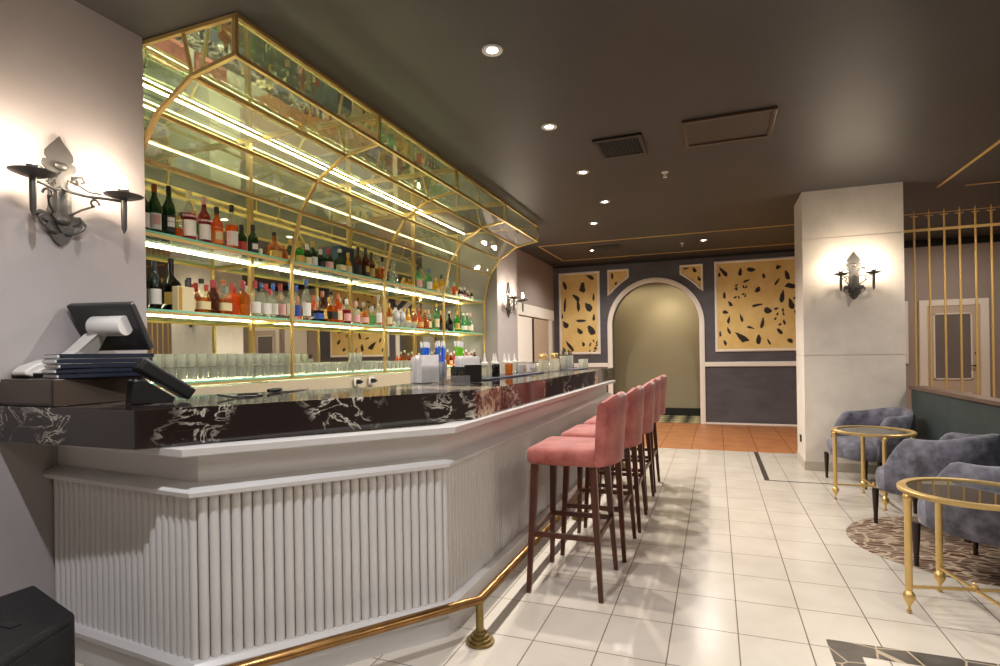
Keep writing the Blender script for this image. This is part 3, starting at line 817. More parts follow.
# ------------------------------------------------------------ bottles
GL = {}
def glass_col(name, tint, body, bc_):
    GL[name] = thin('bottle '+name, S(tint), .06, .04, body, S(bc_))
glass_col('clear', '#f4f6f0', .10, '#eef2ea')
glass_col('dgreen', '#4f9048', .35, '#1c4a24')
glass_col('green', '#78d05a', .40, '#3cae44')
glass_col('lgreen', '#a9dcb0', .25, '#8ecfa0')
glass_col('red', '#c81c30', .40, '#a01426')
glass_col('orange', '#ffa04c', .40, '#ec7426')
glass_col('amber', '#f0b264', .36, '#c47c30')
glass_col('brown', '#b8783c', .42, '#6a3a18')
glass_col('dark', '#3a2a1e', .60, '#15100d')
glass_col('yellow', '#ffd84a', .45, '#f0c020')
glass_col('blue', '#3c74e0', .4, '#2255c8')
CAPS = {k: mat('cap '+k, v, .4) for k, v in dict(black='#1a1716', gold='#c9a24a', red='#a5262c', white='#e2ddd2', blue='#2d55a8', cream='#e0cf96', pink='#dba39b', silver='#a9a8a5', copper='#b5682f').items()}
LAB = {k: mat('label '+k, v, .55) for k, v in dict(white='#e6e0d6', cream='#dccb9b', black='#1c1a1a', gold='#c8a24c', red='#b33a30', blue='#2a4c9c', orange='#e0862c', pink='#e0a9a0').items()}

def text_mesh(txt, size, mat_, parent, loc, rot):
    cu = bpy.data.curves.new('lettering', 'FONT'); cu.body = txt; cu.size = size; cu.align_x = 'CENTER'; cu.align_y = 'CENTER'; cu.extrude = .0003
    tmp = bpy.data.objects.new('lettering', cu); COL.objects.link(tmp)
    dg = bpy.context.evaluated_depsgraph_get(); me = bpy.data.meshes.new_from_object(tmp.evaluated_get(dg))
    bpy.data.objects.remove(tmp); bpy.data.curves.remove(cu)
    me.materials.clear(); me.materials.append(mat_)
    o = bpy.data.objects.new('lettering', me); COL.objects.link(o); o.parent = parent; o.location = loc; o.rotation_euler = rot
    return o

def bottle(kind, h, col, cap, lab, x, y, z, label, group, fill=.85, up='clear', lab2=None, txt=None, rz=0):
    t = thing('bottle', label, 'bottle', (x, y, z), rz, group)
    cap_h = .028 if kind != 'decanter' else .05
    hb = h-cap_h*.6
    if kind == 'wine':   R, sq = .037, 0; prof = [(.034, 0), (R, .006), (R, .58*hb), (.034, .66*hb), (.018, .78*hb), (.0135, .84*hb), (.0135, hb)]
    elif kind == 'spirit': R, sq = .040, 0; prof = [(.037, 0), (R, .006), (R, .60*hb), (.036, .67*hb), (.018, .76*hb), (.0145, .82*hb), (.0145, hb)]
    elif kind == 'square': R, sq = .036, .8; prof = [(.034, 0, .8), (R, .005, .8), (R, .62*hb, .8), (.032, .68*hb, .6), (.016, .75*hb, 0), (.014, .80*hb, 0), (.014, hb, 0)]
    elif kind == 'squat': R, sq = .046, .5; prof = [(.042, 0, .5), (R, .006, .5), (R, .50*hb, .5), (.042, .58*hb, .4), (.018, .70*hb, 0), (.0155, .78*hb, 0), (.0155, hb, 0)]
    elif kind == 'tall': R, sq = .033, 0; prof = [(.031, 0), (R, .005), (R, .52*hb), (.028, .62*hb), (.014, .72*hb), (.012, hb)]
    elif kind == 'small': R, sq = .024, 0; prof = [(.022, 0), (R, .004), (R, .58*hb), (.018, .68*hb), (.010, .76*hb), (.010, hb)]
    elif kind == 'decanter': R, sq = .05, 0; prof = [(.04, 0), (.05, .01), (R, .5*hb), (.042, .6*hb), (.018, .70*hb), (.016, .84*hb), (.026, .88*hb), (.026, .90*hb), (.012, hb)]
    elif kind == 'fat': R, sq = .05, 0; prof = [(.03, 0), (.045, .01), (R, .25*hb), (.048, .45*hb), (.03, .62*hb), (.014, .70*hb), (.014, hb)]
    seg = 20
    mis = []
    for i in range(len(prof)-1):
        zc_ = (prof[i][1]+prof[i+1][1])/2
        mis.append(0 if zc_ < fill*hb else 1)
    MB().lathe(prof, seg=seg, mis=mis).build('glass', [GL[col], GL[up]], t, smooth=45)
    if cap:
        if kind == 'decanter':
            MB().ell((0, 0, hb+.018), (.024, .024, .024), seg=12).build('stopper', GL['clear'], t, smooth=60)
        else:
            rc = prof[-1][0]+.0022
            MB().lathe([(rc, hb-.035 if kind in ('wine', 'spirit', 'square', 'tall') else hb-.015), (rc+.0005, h-.003), (rc-.002, h)], seg=14).build('cap', CAPS[cap], t, smooth=40)
    lo = t
    if lab:
        z0, z1 = .14*hb, (.46 if kind not in ('squat', 'fat', 'decanter') else .38)*hb
        arc = 1.15
        if sq > .6:
            MB().b(R+.0005, R+.0015, -R*.82, R*.82, z0, z1).build('paper_label', LAB[lab], t)
            lo = t.children[-1]
        else:
            m_ = MB(); n = 10; rr = R+.0012
            def pt(a, zz):
                k = 1.0
                if sq:
                    e = 2+8*sq; k = (abs(math.cos(a))**e+abs(math.sin(a))**e)**(-1/e)
                return (rr*k*math.cos(a), rr*k*math.sin(a), zz)
            rs = [[pt(-arc+2*arc*i/n-.5, z0), pt(-arc+2*arc*i/n-.5, z1)] for i in range(n+1)]
            m_.rings(rs, closed=False, cap0=False, cap1=False); lo = m_.build('paper_label', LAB[lab], t, smooth=60)
        if lab2:
            m_ = MB(); n = 10; rr = R+.0016
            rs = [[(rr*math.cos(-.9+1.2*i/n), rr*math.sin(-.9+1.2*i/n), z0+.3*(z1-z0)), (rr*math.cos(-.9+1.2*i/n), rr*math.sin(-.9+1.2*i/n), z1-.12*(z1-z0))] for i in range(n+1)]
            m_.rings(rs, closed=False, cap0=False, cap1=False); m_.build('label_patch', LAB[lab2], lo, smooth=60)
    if txt:
        a = -.55
        text_mesh(txt[0], txt[2], LAB[txt[1]], lo, ((R+.0035)*math.cos(a), (R+.0035)*math.sin(a), txt[3]*hb), (PI/2, 0, PI/2+a))
    return t
ORD = ['first', 'second', 'third', 'fourth', 'fifth', 'sixth', 'seventh', 'eighth', 'ninth', 'tenth', 'eleventh', 'twelfth', 'thirteenth', 'fourteenth', 'fifteenth', 'sixteenth', 'seventeenth', 'eighteenth', 'nineteenth', 'twentieth',
 'twenty-first', 'twenty-second', 'twenty-third', 'twenty-fourth', 'twenty-fifth', 'twenty-sixth', 'twenty-seventh', 'twenty-eighth', 'twenty-ninth', 'thirtieth', 'thirty-first', 'thirty-second', 'thirty-third', 'thirty-fourth', 'thirty-fifth', 'thirty-sixth', 'thirty-seventh', 'thirty-eighth', 'thirty-ninth', 'fortieth']
CN = dict(clear='clear', dgreen='dark green', green='green', lgreen='pale green', red='deep red', orange='orange', amber='amber', brown='brown', dark='near-black', yellow='yellow', blue='blue')
KN = dict(wine='wine-shaped', spirit='round-shouldered', square='square', squat='squat', tall='tall slim', small='miniature', decanter='stoppered', fat='bulbous')
# kind, y, h, colour, cap, label, fill, extra
TOP = [
 ('wine', 2.42, .30, 'dgreen', 'pink', 'white', 1, {}),
 ('wine', 2.50, .33, 'dgreen', 'copper', 'white', 1, {'lab2': 'pink'}),
 ('wine', 2.59, .34, 'dgreen', 'black', 'black', 1, {'lab2': 'white', 'up': 'green', 'txt': ('MARTINI', 'black', .013, .33)}),
 ('small', 2.665, .17, 'orange', 'gold', None, .6, {}),
 ('spirit', 2.74, .35, 'red', 'cream', 'white', .62, {'txt': ('CAMPARI', 'white', .022, .53)}),
 ('spirit', 2.86, .34, 'red', 'pink', 'white', .9, {'txt': ('CAMPARI', 'white', .022, .53), 'up': 'red'}),
 ('spirit', 2.97, .30, 'orange', 'black', 'orange', .9, {'lab2': 'cream', 'txt': ('APEROL', 'gold', .018, .52), 'up': 'orange'}),
 ('spirit', 3.09, .34, 'orange', 'black', 'white', .35, {}),
 ('wine', 3.19, .22, 'dgreen', 'black', 'red', 1, {}),
 ('wine', 3.29, .24, 'dgreen', 'black', 'black', 1, {'lab2': 'white'}),
 ('squat', 3.52, .23, 'amber', 'black', 'gold', .95, {'up': 'amber'}),
 ('small', 3.64, .15, 'amber', 'gold', None, 1, {'up': 'amber'}),
 ('wine', 3.80, .21, 'green', 'gold', 'gold', 1, {'up': 'green'}),
 ('wine', 3.88, .20, 'dgreen', 'white', 'cream', 1, {'up': 'green'}),
 ('spirit', 3.97, .24, 'dgreen', 'gold', 'white', 1, {'up': 'green'}),
 ('wine', 4.07, .19, 'dgreen', 'white', 'black', 1, {'up': 'green'}),
 ('spirit', 4.17, .21, 'dgreen', 'red', 'pink', 1, {'up': 'green'}),
 ('squat', 4.32, .23, 'dgreen', 'white', 'cream', 1, {'up': 'green'}),
 ('tall', 4.46, .22, 'yellow', 'gold', 'cream', 1, {'up': 'yellow'}),
 ('wine', 4.62, .30, 'brown', 'black', 'black', 1, {'up': 'brown'}),
 ('wine', 4.73, .31, 'brown', 'black', 'black', 1, {'up': 'brown', 'lab2': 'gold'}),
 ('wine', 4.86, .29, 'brown', 'black', 'gold', 1, {'up': 'brown'}),
 ('square', 5.03, .27, 'amber', 'black', 'white', .5, {}),
 ('decanter', 5.27, .24, 'clear', 'white', None, 1, {}),
 ('fat', 5.49, .11, 'yellow', 'gold', 'gold', 1, {'up': 'yellow'}),
 ('fat', 5.62, .11, 'yellow', 'gold', 'orange', 1, {'up': 'yellow'}),
 ('spirit', 5.82, .29, 'lgreen', 'black', 'pink', 1, {'up': 'lgreen'}),
 ('spirit', 6.05, .29, 'lgreen', 'blue', 'white', 1, {'up': 'lgreen'}),
 ('squat', 6.26, .20, 'yellow', 'gold', 'gold', 1, {'up': 'yellow'}),
 ('spirit', 6.40, .26, 'yellow', 'black', 'cream', .8, {}),
 ('decanter', 6.60, .20, 'clear', 'white', None, 1, {}),
 ('square', 6.78, .21, 'orange', 'silver', 'cream', .8, {}),
 ('small', 6.94, .16, 'dark', 'white', 'white', 1, {}),
 ('small', 7.04, .16, 'red', 'white', 'white', 1, {}),
 ('small', 7.13, .17, 'dark', 'white', 'pink', 1, {}),
 ('small', 7.23, .14, 'amber', 'white', 'cream', 1, {}),
 ('small', 7.33, .16, 'dgreen', 'gold', 'white', 1, {})]
MID = [
 ('wine', 2.40, .30, 'dark', 'black', 'black', 1, {'up': 'dark'}),
 ('wine', 2.49, .31, 'dark', 'black', 'white', 1, {'up': 'dark'}),
 ('squat', 2.60, .34, 'dark', 'black', 'gold', 1, {'up': 'dark'}),
 ('square', 2.72, .22, 'amber', 'black', 'cream', .9, {}),
 ('squat', 2.83, .24, 'amber', 'black', 'cream', .3, {}),
 ('wine', 2.91, .24, 'brown', 'red', None, 1, {}),
 ('squat', 3.00, .25, 'amber', 'copper', 'cream', .3, {}),
 ('square', 3.09, .24, 'orange', 'red', None, .95, {}),
 ('square', 3.18, .27, 'amber', 'red', None, .95, {'up': 'amber'}),
 ('spirit', 3.30, .28, 'clear', 'red', 'white', 1, {}),
 ('spirit', 3.40, .27, 'clear', 'red', 'white', 1, {}),
 ('tall', 3.48, .28, 'clear', 'blue', 'white', 1, {}),
 ('spirit', 3.57, .29, 'clear', 'red', 'pink', 1, {}),
 ('tall', 3.66, .31, 'clear', 'blue', 'white', 1, {}),
 ('tall', 3.76, .30, 'clear', 'blue', 'blue', 1, {}),
 ('wine', 3.87, .36, 'clear', 'blue', 'white', 1, {}),
 ('squat', 4.00, .22, 'dark', 'silver', 'blue', .5, {}),
 ('wine', 4.09, .28, 'brown', 'copper', 'gold', 1, {'up': 'orange'}),
 ('squat', 4.20, .29, 'amber', 'black', 'black', .6, {}),
 ('spirit', 4.31, .28, 'orange', 'copper', 'cream', .5, {'up': 'orange'}),
 ('spirit', 4.42, .24, 'red', 'white', 'pink', .6, {}),
 ('spirit', 4.56, .23, 'clear', 'pink', 'pink', .6, {}),
 ('fat', 4.70, .23, 'amber', 'silver', 'pink', .7, {}),
 ('spirit', 4.83, .20, 'lgreen', 'silver', None, .6, {}),
 ('tall', 4.97, .33, 'clear', 'silver', 'white', 1, {}),
 ('tall', 5.06, .25, 'clear', 'silver', None, 1, {}),
 ('tall', 5.16, .26, 'amber', 'gold', 'cream', 1, {}),
 ('tall', 5.56, .23, 'yellow', 'gold', 'cream', 1, {}),
 ('fat', 5.67, .24, 'amber', 'gold', 'gold', 1, {'up': 'amber'}),
 ('fat', 5.80, .25, 'orange', 'copper', 'gold', 1, {'up': 'amber'}),
 ('fat', 5.93, .24, 'amber', 'gold', None, 1, {'up': 'amber'}),
 ('spirit', 6.04, .25, 'amber', 'gold', 'cream', .6, {}),
 ('wine', 6.24, .34, 'lgreen', 'gold', 'cream', 1, {'up': 'yellow'}),
 ('tall', 6.38, .26, 'brown', 'gold', 'black', 1, {'up': 'brown'}),
 ('fat', 6.60, .27, 'dark', 'white', 'black', 1, {'up': 'dgreen'}),
 ('spirit', 6.83, .29, 'green', 'green' if 0 else 'gold', 'gold', 1, {'up': 'green'}),
 ('squat', 7.02, .27, 'lgreen', 'white', 'white', 1, {'up': 'clear'}),
 ('squat', 7.16, .28, 'lgreen', 'white', 'cream', 1, {'up': 'clear'}),
 ('spirit', 7.30, .29, 'clear', 'pink', 'white', 1, {})]
for tab, zz, nm in ((TOP, SH['t'], 'top'), (MID, SH['m'], 'middle')):
    for i, (kd, y, h, c, cap, lb, fillv, ex) in enumerate(tab):
        desc = '%s %s bottle' % (KN[kd], CN[c])
        if cap: desc += ' with %s %s' % (cap, 'stopper' if kd == 'decanter' else 'cap')
        desc += ', %s from left on the %s shelf' % (ORD[i], nm)
        bottle(kd, h, c, cap, lb, -3.235+random.uniform(-.012, .012), y, zz, desc, 'bottles on the %s glass shelf' % nm, fill=fillv, **ex)
# second row behind (seen between the front ones)
for i, (y, kd, c, cap, lb) in enumerate([(2.68, 'wine', 'dark', 'black', None), (2.92, 'wine', 'green', 'gold', 'white'), (3.86, 'wine', 'dgreen', 'gold', 'cream'), (4.26, 'wine', 'red', 'red', 'pink'), (4.98, 'wine', 'brown', 'black', 'gold')]):
    bottle(kd, .25, c, cap, lb, -3.39, y, SH['t'], '%s %s bottle in back row of top shelf, %s from left' % (KN[kd], CN[c], ORD[i]), 'back row bottles on the top shelf', up=c)
for i, (y, kd, c, cap, lb) in enumerate([(2.86, 'spirit', 'brown', 'black', 'cream'), (3.07, 'wine', 'red', 'red', None), (3.36, 'spirit', 'clear', 'silver', 'white'), (3.62, 'spirit', 'clear', 'red', 'white'), (4.15, 'wine', 'orange', 'copper', 'cream'), (4.37, 'wine', 'amber', 'gold', 'cream'), (5.74, 'wine', 'amber', 'gold', 'cream'), (5.98, 'wine', 'amber', 'gold', 'gold'), (6.94, 'wine', 'green', 'gold', 'cream')]):
    bottle(kd, .26, c, cap, lb, -3.39, y, SH['m'], '%s %s bottle in back row of middle shelf, %s from left' % (KN[kd], CN[c], ORD[i]), 'back row bottles on the middle shelf', up=c)
# boxed whiskies
t = thing('gift_box', 'dark blue gift box behind the brown bottles on the top shelf', 'box', (-3.40, 4.60, SH['t']))
MB().b(-3.45, -3.35, 4.50, 4.72, SH['t'], SH['t']+.31).build('carton', mat('blue card', '#33465a', .5), t, w=True, bevel=.003)
t = thing('gift_box', 'cream and yellow label box among the dark bottles on the middle shelf', 'box', (-3.17, 2.60, SH['m']))
MB().b(-3.16, -3.11, 2.545, 2.665, SH['m'], SH['m']+.155).build('carton', mat('cream card', '#d8c9a0', .5), t, w=True, bevel=.003)
MB().b(-3.1101, -3.109, 2.55, 2.575, SH['m']+.005, SH['m']+.15).build('spine', mat('ochre card', '#b08a2e', .5), t, w=True)
# cow-pattern skull shaped bottles
for i, y in enumerate((5.30, 5.42)):
    t = thing('skull_bottle', ('black and white patched bottle, left of the pair on the middle shelf', 'black and white patched bottle, right of the pair on the middle shelf')[i], 'bottle', (-3.24, y, SH['m']), group='patched bottles')
    b_ = MB().lathe([(.02, 0), (.04, .01), (.045, .06), (.05, .12), (.045, .17), (.02, .2), (.014, .21), (.014, .245)], seg=18)
    b_.build('body', mat('cow patch', '#1a1a1a', .3, c2='#ece8e0', nscale=18), t, smooth=60)
    MB().lathe([(.017, .225), (.017, .255)], seg=12).build('cap', CAPS['black'], t)
for i, y in enumerate((5.18, 5.26, 5.35, 5.45, 5.54)):
    t = thing('glass_bowl', 'low clear glass bowl, %s from the left on the middle shelf front' % ORD[i], 'glass', (-3.15, y, SH['m']), group='glass bowls on the middle shelf')
    MB().lathe([(.02, 0), (.03, .004), (.04, .03), (.042, .06), (.04, .06), (.038, .03), (.026, .008), (.001, .007)], seg=16, cap1=False).build('bowl', M['tumbler'], t, smooth=60)

# tumblers on the lowest shelf
def tumbler_mesh():
    m_ = MB().lathe([(.026, 0), (.030, .002), (.036, .084), (.0345, .084), (.029, .012), (.001, .010)], seg=14, cap1=False)
    o = m_.build('tumbler', M['tumbler'], smooth=50)
    return o
tb = tumbler_mesh(); first = [True]
def tumbler(x, y, z, label, group):
    o = tb if first[0] else tb.copy()
    if not first[0]: COL.objects.link(o)
    first[0] = False
    o.location = (x, y, z); tag(o, label, 'glass', group)
zb = SH['b']
for k in range(16):
    y = 2.36+k*.08
    for xx in (-3.16, -3.30):
        tumbler(xx, y, zb, 'clear tumbler in the lower tier of the stacked glasses', 'lower tier tumblers')
        tumbler(xx, y, zb+.088, 'clear tumbler in the upper tier of the stacked glasses', 'upper tier tumblers')
for k in range(7):
    y = 3.64+k*.08
    for xx in (-3.16, -3.30):
        tumbler(xx, y, zb, 'clear tumbler in the single tier just right of the gold post', 'single tier tumblers by the gold post')
for k in range(20):
    y = 4.22+k*.08
    for xx in (-3.16, -3.30):
        tumbler(xx, y, zb, 'clear tumbler in the long single tier in the middle of the lowest shelf', 'single tier tumblers, middle')
for k, xx in ((0, -3.16), (1, -3.16)):
    tumbler(xx, 4.40+k*.10, zb+.088, 'clear tumbler raised on top of the single tier', 'raised tumblers')
tray = MB().b(-3.34, -3.12, 2.32, 3.62, zb+.0845, zb+.0875).build('tumbler_tray', M['acrylic']); tag(tray, 'thin clear tray between the two tiers of tumblers', 'tray')
tray = MB().b(-3.2, -3.12, 4.34, 4.56, zb+.0845, zb+.0875).build('tumbler_tray', M['acrylic']); tag(tray, 'small clear tray carrying two raised tumblers', 'tray')
for k in range(12):
    y = 6.22+k*.095
    c = ['orange', 'amber', 'amber', 'red'][k % 4]
    bottle('small', .17+.02*(k % 3), c, 'white', 'cream' if k % 2 else None, -3.17, y, zb, 'miniature %s bottle, %s from the left on the lowest shelf' % (CN[c], ORD[k]), 'miniatures on the lowest shelf', up=c)

# ------------------------------------------------------------ wall sconces
def make_sconce(label, loc, rz, energy, sp=.20, pr_=1.0):
    """local: wall at x=0, protrudes to +x, arms spread along y"""
    t = thing('wall_sconce', label, 'wall lamp', loc, rz, 'wrought iron wall sconces')
    # back plate outline (y,z)
    half = [(0, -.26), (.03, -.235), (.055, -.19), (.062, -.165), (.05, -.15), (.085, -.14), (.098, -.12), (.088, -.10), (.06, -.105), (.05, -.08),
            (.05, 0.0), (.047, .08), (.06, .10), (.075, .115), (.07, .14), (.05, .145), (.062, .16), (.06, .185), (.038, .215), (.02, .235), (0, .265)]
    out = half + [(-y, z) for y, z in half[-2:0:-1]]
    Mx = Matrix(((0, 0, 1), (1, 0, 0), (0, 1, 0)))
    MB().prism(out, .004, .016, M=Mx).build('back_plate', M['iron'], t, bevel=.002)
    rib = MB().prism([(y*.45, z*.55-.05) for y, z in out], .016, .028, M=Mx)
    rib.ell((.03, 0, -.14), (.018, .035, .02)); rib.ell((.022, 0, .12), (.015, .03, .02))
    rib.build('boss', M['iron'], t, smooth=40)
    for s in (-1, 1):
        arm = MB()
        arm.tube([(.02, 0, .02), (.05, .03*s, .0), (.09, .4*sp*s, -.012), (.13, .7*sp*s, -.012), (.165, sp*s, -.015)], .007, 8)
        sc = []
        for i in range(15):
            a = i/14*1.6*PI
            r = .028*(1-i/20)
            sc.append((.10+.0*i, (.10+r*math.cos(a)*.9)*s, -.045+r*math.sin(a)))
        arm.tube([(.02, .03*s, -.11), (.05, .07*s, -.075)]+sc[::-1][-15:], .0055, 6)
        arm.tube([(.02, .02*s, .06), (.05, .05*s, .045), (.085, .085*s, .012), (.12, .12*s, .006)], .004, 6)
        arm.tube([(.018, .02*s, -.20), (.025, .06*s, -.19), (.03, .09*s, -.165), (.03, .10*s, -.14), (.03, .085*s, -.125)], .007, 6)
        arm.tube([(.012, .045*s, .06), (.02, .07*s, .085), (.025, .095*s, .09), (.025, .105*s, .07), (.022, .092*s, .062)], .006, 6)
        arm.build('arm', M['iron'], t, smooth=50)
        c = (.165, sp*s, 0)
        MB().lathe([(.010, -.006), (.04, -.003), (.084*pr_, .014), (.086*pr_, .017), (.04, .003), (.024, .002), (.024, .045), (.014, .047)], c, 20).build('drip_pan', M['iron'], t, smooth=45)
        MB().lathe([(.001, -.175), (.012, -.15), (.014, -.06), (.014, -.006)], c, 12).build('spike', M['iron'], t, smooth=45)
        MB().lathe([(.010, .047), (.016, .055), (.019, .075), (.012, .10), (.002, .125)], c, 12).build('bulb', M['bulb'], t, smooth=60)
        lamp('candle_light', 'POINT', (c[0], c[1], .10), energy, (1, .84, .66), parent=t, shadow_soft_size=.025)
    return t
make_sconce('black wrought iron two-candle sconce on the left plaster wall', (-2.9, 1.745, 2.15), 0, 14)
make_sconce('black wrought iron sconce on the pier beyond the bottle display', (-2.88, 7.88, 2.15), 0, 11)
make_sconce('black wrought iron sconce on the stucco column', (1.415, 7.1, 2.14), -PI/2, 11, .15, .85)

# ------------------------------------------------------------ bar stools
def make_stool(label, loc):
    t = thing('bar_stool', label, 'bar stool', loc, 0, 'pink bar stools along the bar')
    # seat: rounded slab
    def rrect(x0, x1, y0, y1, r, z, n=5):
        P = []
        for cx_, cy_, a0 in ((x1-r, y1-r, 0), (x0+r, y1-r, PI/2), (x0+r, y0+r, PI), (x1-r, y0+r, 1.5*PI)):
            for i in range(n):
                a = a0+PI/2*i/(n-1); P.append((cx_+r*math.cos(a), cy_+r*math.sin(a), z))
        return P
    st = MB()
    rings = []
    for z, ins in ((.725, .012), (.735, .002), (.76, 0), (.79, 0), (.808, .008), (.820, .03), (.826, .07)):
        rings.append(rrect(-.225+ins, .20-ins*.3, -.245+ins, .245-ins, .05, z))
    st.rings(rings)
    st.build('seat', M['pink'], t, smooth=50)
    # backrest, curved in plan, wraps forward at the edges
    n = 20; rs = []
    for i in range(n+1):
        u = -1+2*i/n
        y = .245*u
        xo = .292 - .050*u*u - .016*abs(u)**6; xi = xo-.050-.012*(1-u*u)
        topz = 1.115 - .035*abs(u)**4 + .004*math.cos(u*PI*3.5)
        lean = .018
        ring = []
        for (xx, z) in ((xi, .80), (xi+lean*.5, .97), (xi+lean, topz-.02), (xi+lean+.018, topz), (xo+lean-.015, topz), (xo+lean, topz-.02), (xo+lean*.5, .93), (xo, .80), (xo-.004, .735), (xo-.03, .728), (xi, .735)):
            ring.append((xx, y, z))
        rs.append(ring)
    b_ = MB().rings(rs); b_.build('backrest', M['pink'], t, smooth=45)
    for sx, sy in ((-1, -1), (-1, 1), (1, -1), (1, 1)):
        top_ = Vector((.165*sx-.01, .195*sy, .73)); bot = Vector((.205*sx-.005, .245*sy, 0))
        rs = []
        for k, w_ in ((0, .0125), (.5, .0165), (1, .021)):
            c = bot.lerp(top_, k)
            rs.append([(c.x-w_, c.y-w_, c.z), (c.x+w_, c.y-w_, c.z), (c.x+w_, c.y+w_, c.z), (c.x-w_, c.y+w_, c.z)])
        MB().rings(rs).build('leg', M['wood'], t, bevel=.003)
    def legpt(sx, sy, z):
        k = z/.73; return Vector((.205*sx-.005, .245*sy, 0)).lerp(Vector((.165*sx-.01, .195*sy, .73)), k)
    for (a, b2) in (((-1, -1), (1, -1)), ((-1, 1), (1, 1)), ((-1, -1), (-1, 1)), ((1, -1), (1, 1))):
        MB().bar(legpt(*a, .33), legpt(*b2, .33), .018, w2=.028).build('stretcher', M['wood'], t)
    return t
s0 = make_stool('nearest pink velvet bar stool with dark wooden legs', (-.795, 3.265, 0))
labs = ['second pink velvet bar stool from the near end of the row', 'middle pink velvet bar stool of the row', 'fourth pink velvet bar stool, second from the far end', 'farthest pink velvet bar stool, beside the terracotta floor']
for k, l in enumerate(labs):
    c = copy_tree(s0); c.location = (-.765+(.012 if k == 1 else 0)*k, 3.265+.634*(k+1), 0); c['label'] = l
    c.rotation_euler.z = (.0, .02, -.015, .01)[k]

# ------------------------------------------------------------ lounge
def make_chair(label, loc, rz):
    t = thing('armchair', label, 'armchair', loc, rz, 'grey blue velvet tub armchairs')
    # tub shell, faces +x
    rs = []; ro, th_ = .325, .09
    path_ = [(.19-.03*i, -1) for i in range(9)] + [(None, -PI/2-PI*i/24) for i in range(1, 24)] + [(-.05+.03*i, 1) for i in range(9)]
    for k, (px_, sd) in enumerate(path_):
        if px_ is None:
            a = sd; nx, ny = math.cos(a), math.sin(a); bx_, by_ = -.05, 0
            back = .5-.5*math.cos(2*(a+PI/2)); fr_ = 0
        else:
            nx, ny = 0, sd; bx_, by_ = px_, 0; back = 0; fr_ = max(0, (px_-.05)/.14)
        h = .690 + .055*back - .20*fr_**1.4
        def P(r, z): return (bx_+r*nx*1.02, by_+r*ny, z)
        ri = ro-th_
        g_ = h-.265
        rs.append([P(r_, .265+g_*q_) for r_, q_ in ((ro-.035, 0), (ro-.012, .12), (ro, .45), (ro+.003, .88), (ro-.010, .97), (ro-.035, 1), (ri+.03, .997), (ri+.006, .94), (ri, .84), (ri, .45), (ri, .3), (ri+.02, 0))])
    MB().rings(rs).build('tub_back', M['blueve'], t, smooth=60)
    # seat : rounded D running forward
    def dshape(k, z):
        P = []
        for i in range(28):
            a = 2*PI*i/28
            e = 3.2
            kk = (abs(math.cos(a))**e+abs(math.sin(a))**e)**(-1/e)
            P.append((.03+(.325*k)*kk*math.cos(a), (.305*k)*kk*math.sin(a), z))
        return P
    MB().rings([dshape(.90, .255), dshape(.98, .265), dshape(1.0, .30), dshape(1.0, .38), dshape(.97, .415), dshape(.86, .435), dshape(.5, .445)]).build('seat', M['blueve'], t, smooth=60)
    for sx, sy in ((1, -1), (1, 1)):
        MB().lathe([(.010, 0), (.014, .01), (.014, .05), (.017, .055), (.014, .062), (.020, .16), (.024, .26), (.024, .27)], (.29, .265*sy, 0), 12).build('leg', M['darkleg'], t, smooth=50)
    for sy in (-1, 1):
        rsl = []
        for z, w_, xo in ((0, .014, -.27), (.27, .022, -.22)):
            rsl.append([(xo+a*w_, .17*sy+b_*w_, z) for a, b_ in ((-1,-1),(1,-1),(1,1),(-1,1))])
        MB().rings(rsl).build('leg', M['darkleg'], t)
    return t
A0 = math.radians(203.6)
ch = make_chair('grey blue velvet armchair standing against the stucco column', (1.455, 6.645, 0), math.radians(208))
c = copy_tree(ch); c.location = (1.53, 5.08, 0); c.rotation_euler.z = math.radians(137); c['label'] = 'middle grey blue velvet armchair, turned away at the far edge of the round mosaic'
c = copy_tree(ch); c.location = (1.53, 4.10, 0); c['label'] = 'nearest grey blue velvet armchair, behind the large gold table'; c.rotation_euler.z = math.radians(129)

def make_table(label, loc, rz):
    t = thing('side_table', label, 'table', loc, rz, 'round gold side tables with glass tops')
    R = .304; H_ = .62
    rim = MB()
    rs = []
    for i in range(48):
        a = 2*PI*i/48
        rs.append([((R+dx)*math.cos(a), (R+dx)*math.sin(a), H_+dz) for dx, dz in ((-.028, -.012), (0, -.014), (.012, -.008), (.012, .006), (.004, .012), (-.028, .010))])
    rs.append(rs[0]); rim.rings(rs, cap0=False, cap1=False); rim.build('rim', M['gold'], t, smooth=40)
    MB().lathe([(R-.026, -.004), (R-.026, .004)], (0, 0, H_), 48).build('glass_top', M['tabletop'], t)
    Rl = .298
    for k in range(4):
        a = PI/2*k; x, y = Rl*math.cos(a), Rl*math.sin(a)
        MB().lathe([(.001, 0), (.012, .004), (.013, .012), (.006, .022), (.008, .04), (.016, .052), (.027, .075), (.029, .09), (.022, .105), (.014, .115), (.017, .122), (.017, H_-.05), (.022, H_-.045), (.025, H_-.03), (.022, H_-.02), (.018, H_-.012)], (x, y, 0), 16).build('leg', M['gold'], t, smooth=50)
    for k in range(2):
        a = PI/2*k
        MB().bar((-Rl*math.cos(a), -Rl*math.sin(a), .135), (Rl*math.cos(a), Rl*math.sin(a), .135), .016, w2=.012).build('cross_bar', M['gold'], t)
    MB().lathe([(.016, .14), (.016, .15), (.008, .155), (.010, .165), (.001, .175)], seg=12).build('finial', M['gold'], t, smooth=50)
    return t
tb0 = make_table('round gold side table with glass top at the right front', (1.195, 3.47, 0), math.radians(191))
c = copy_tree(tb0); c.location = (1.285, 5.80, 0); c.rotation_euler.z = math.radians(183); c['label'] = 'round gold side table in front of the column armchair'

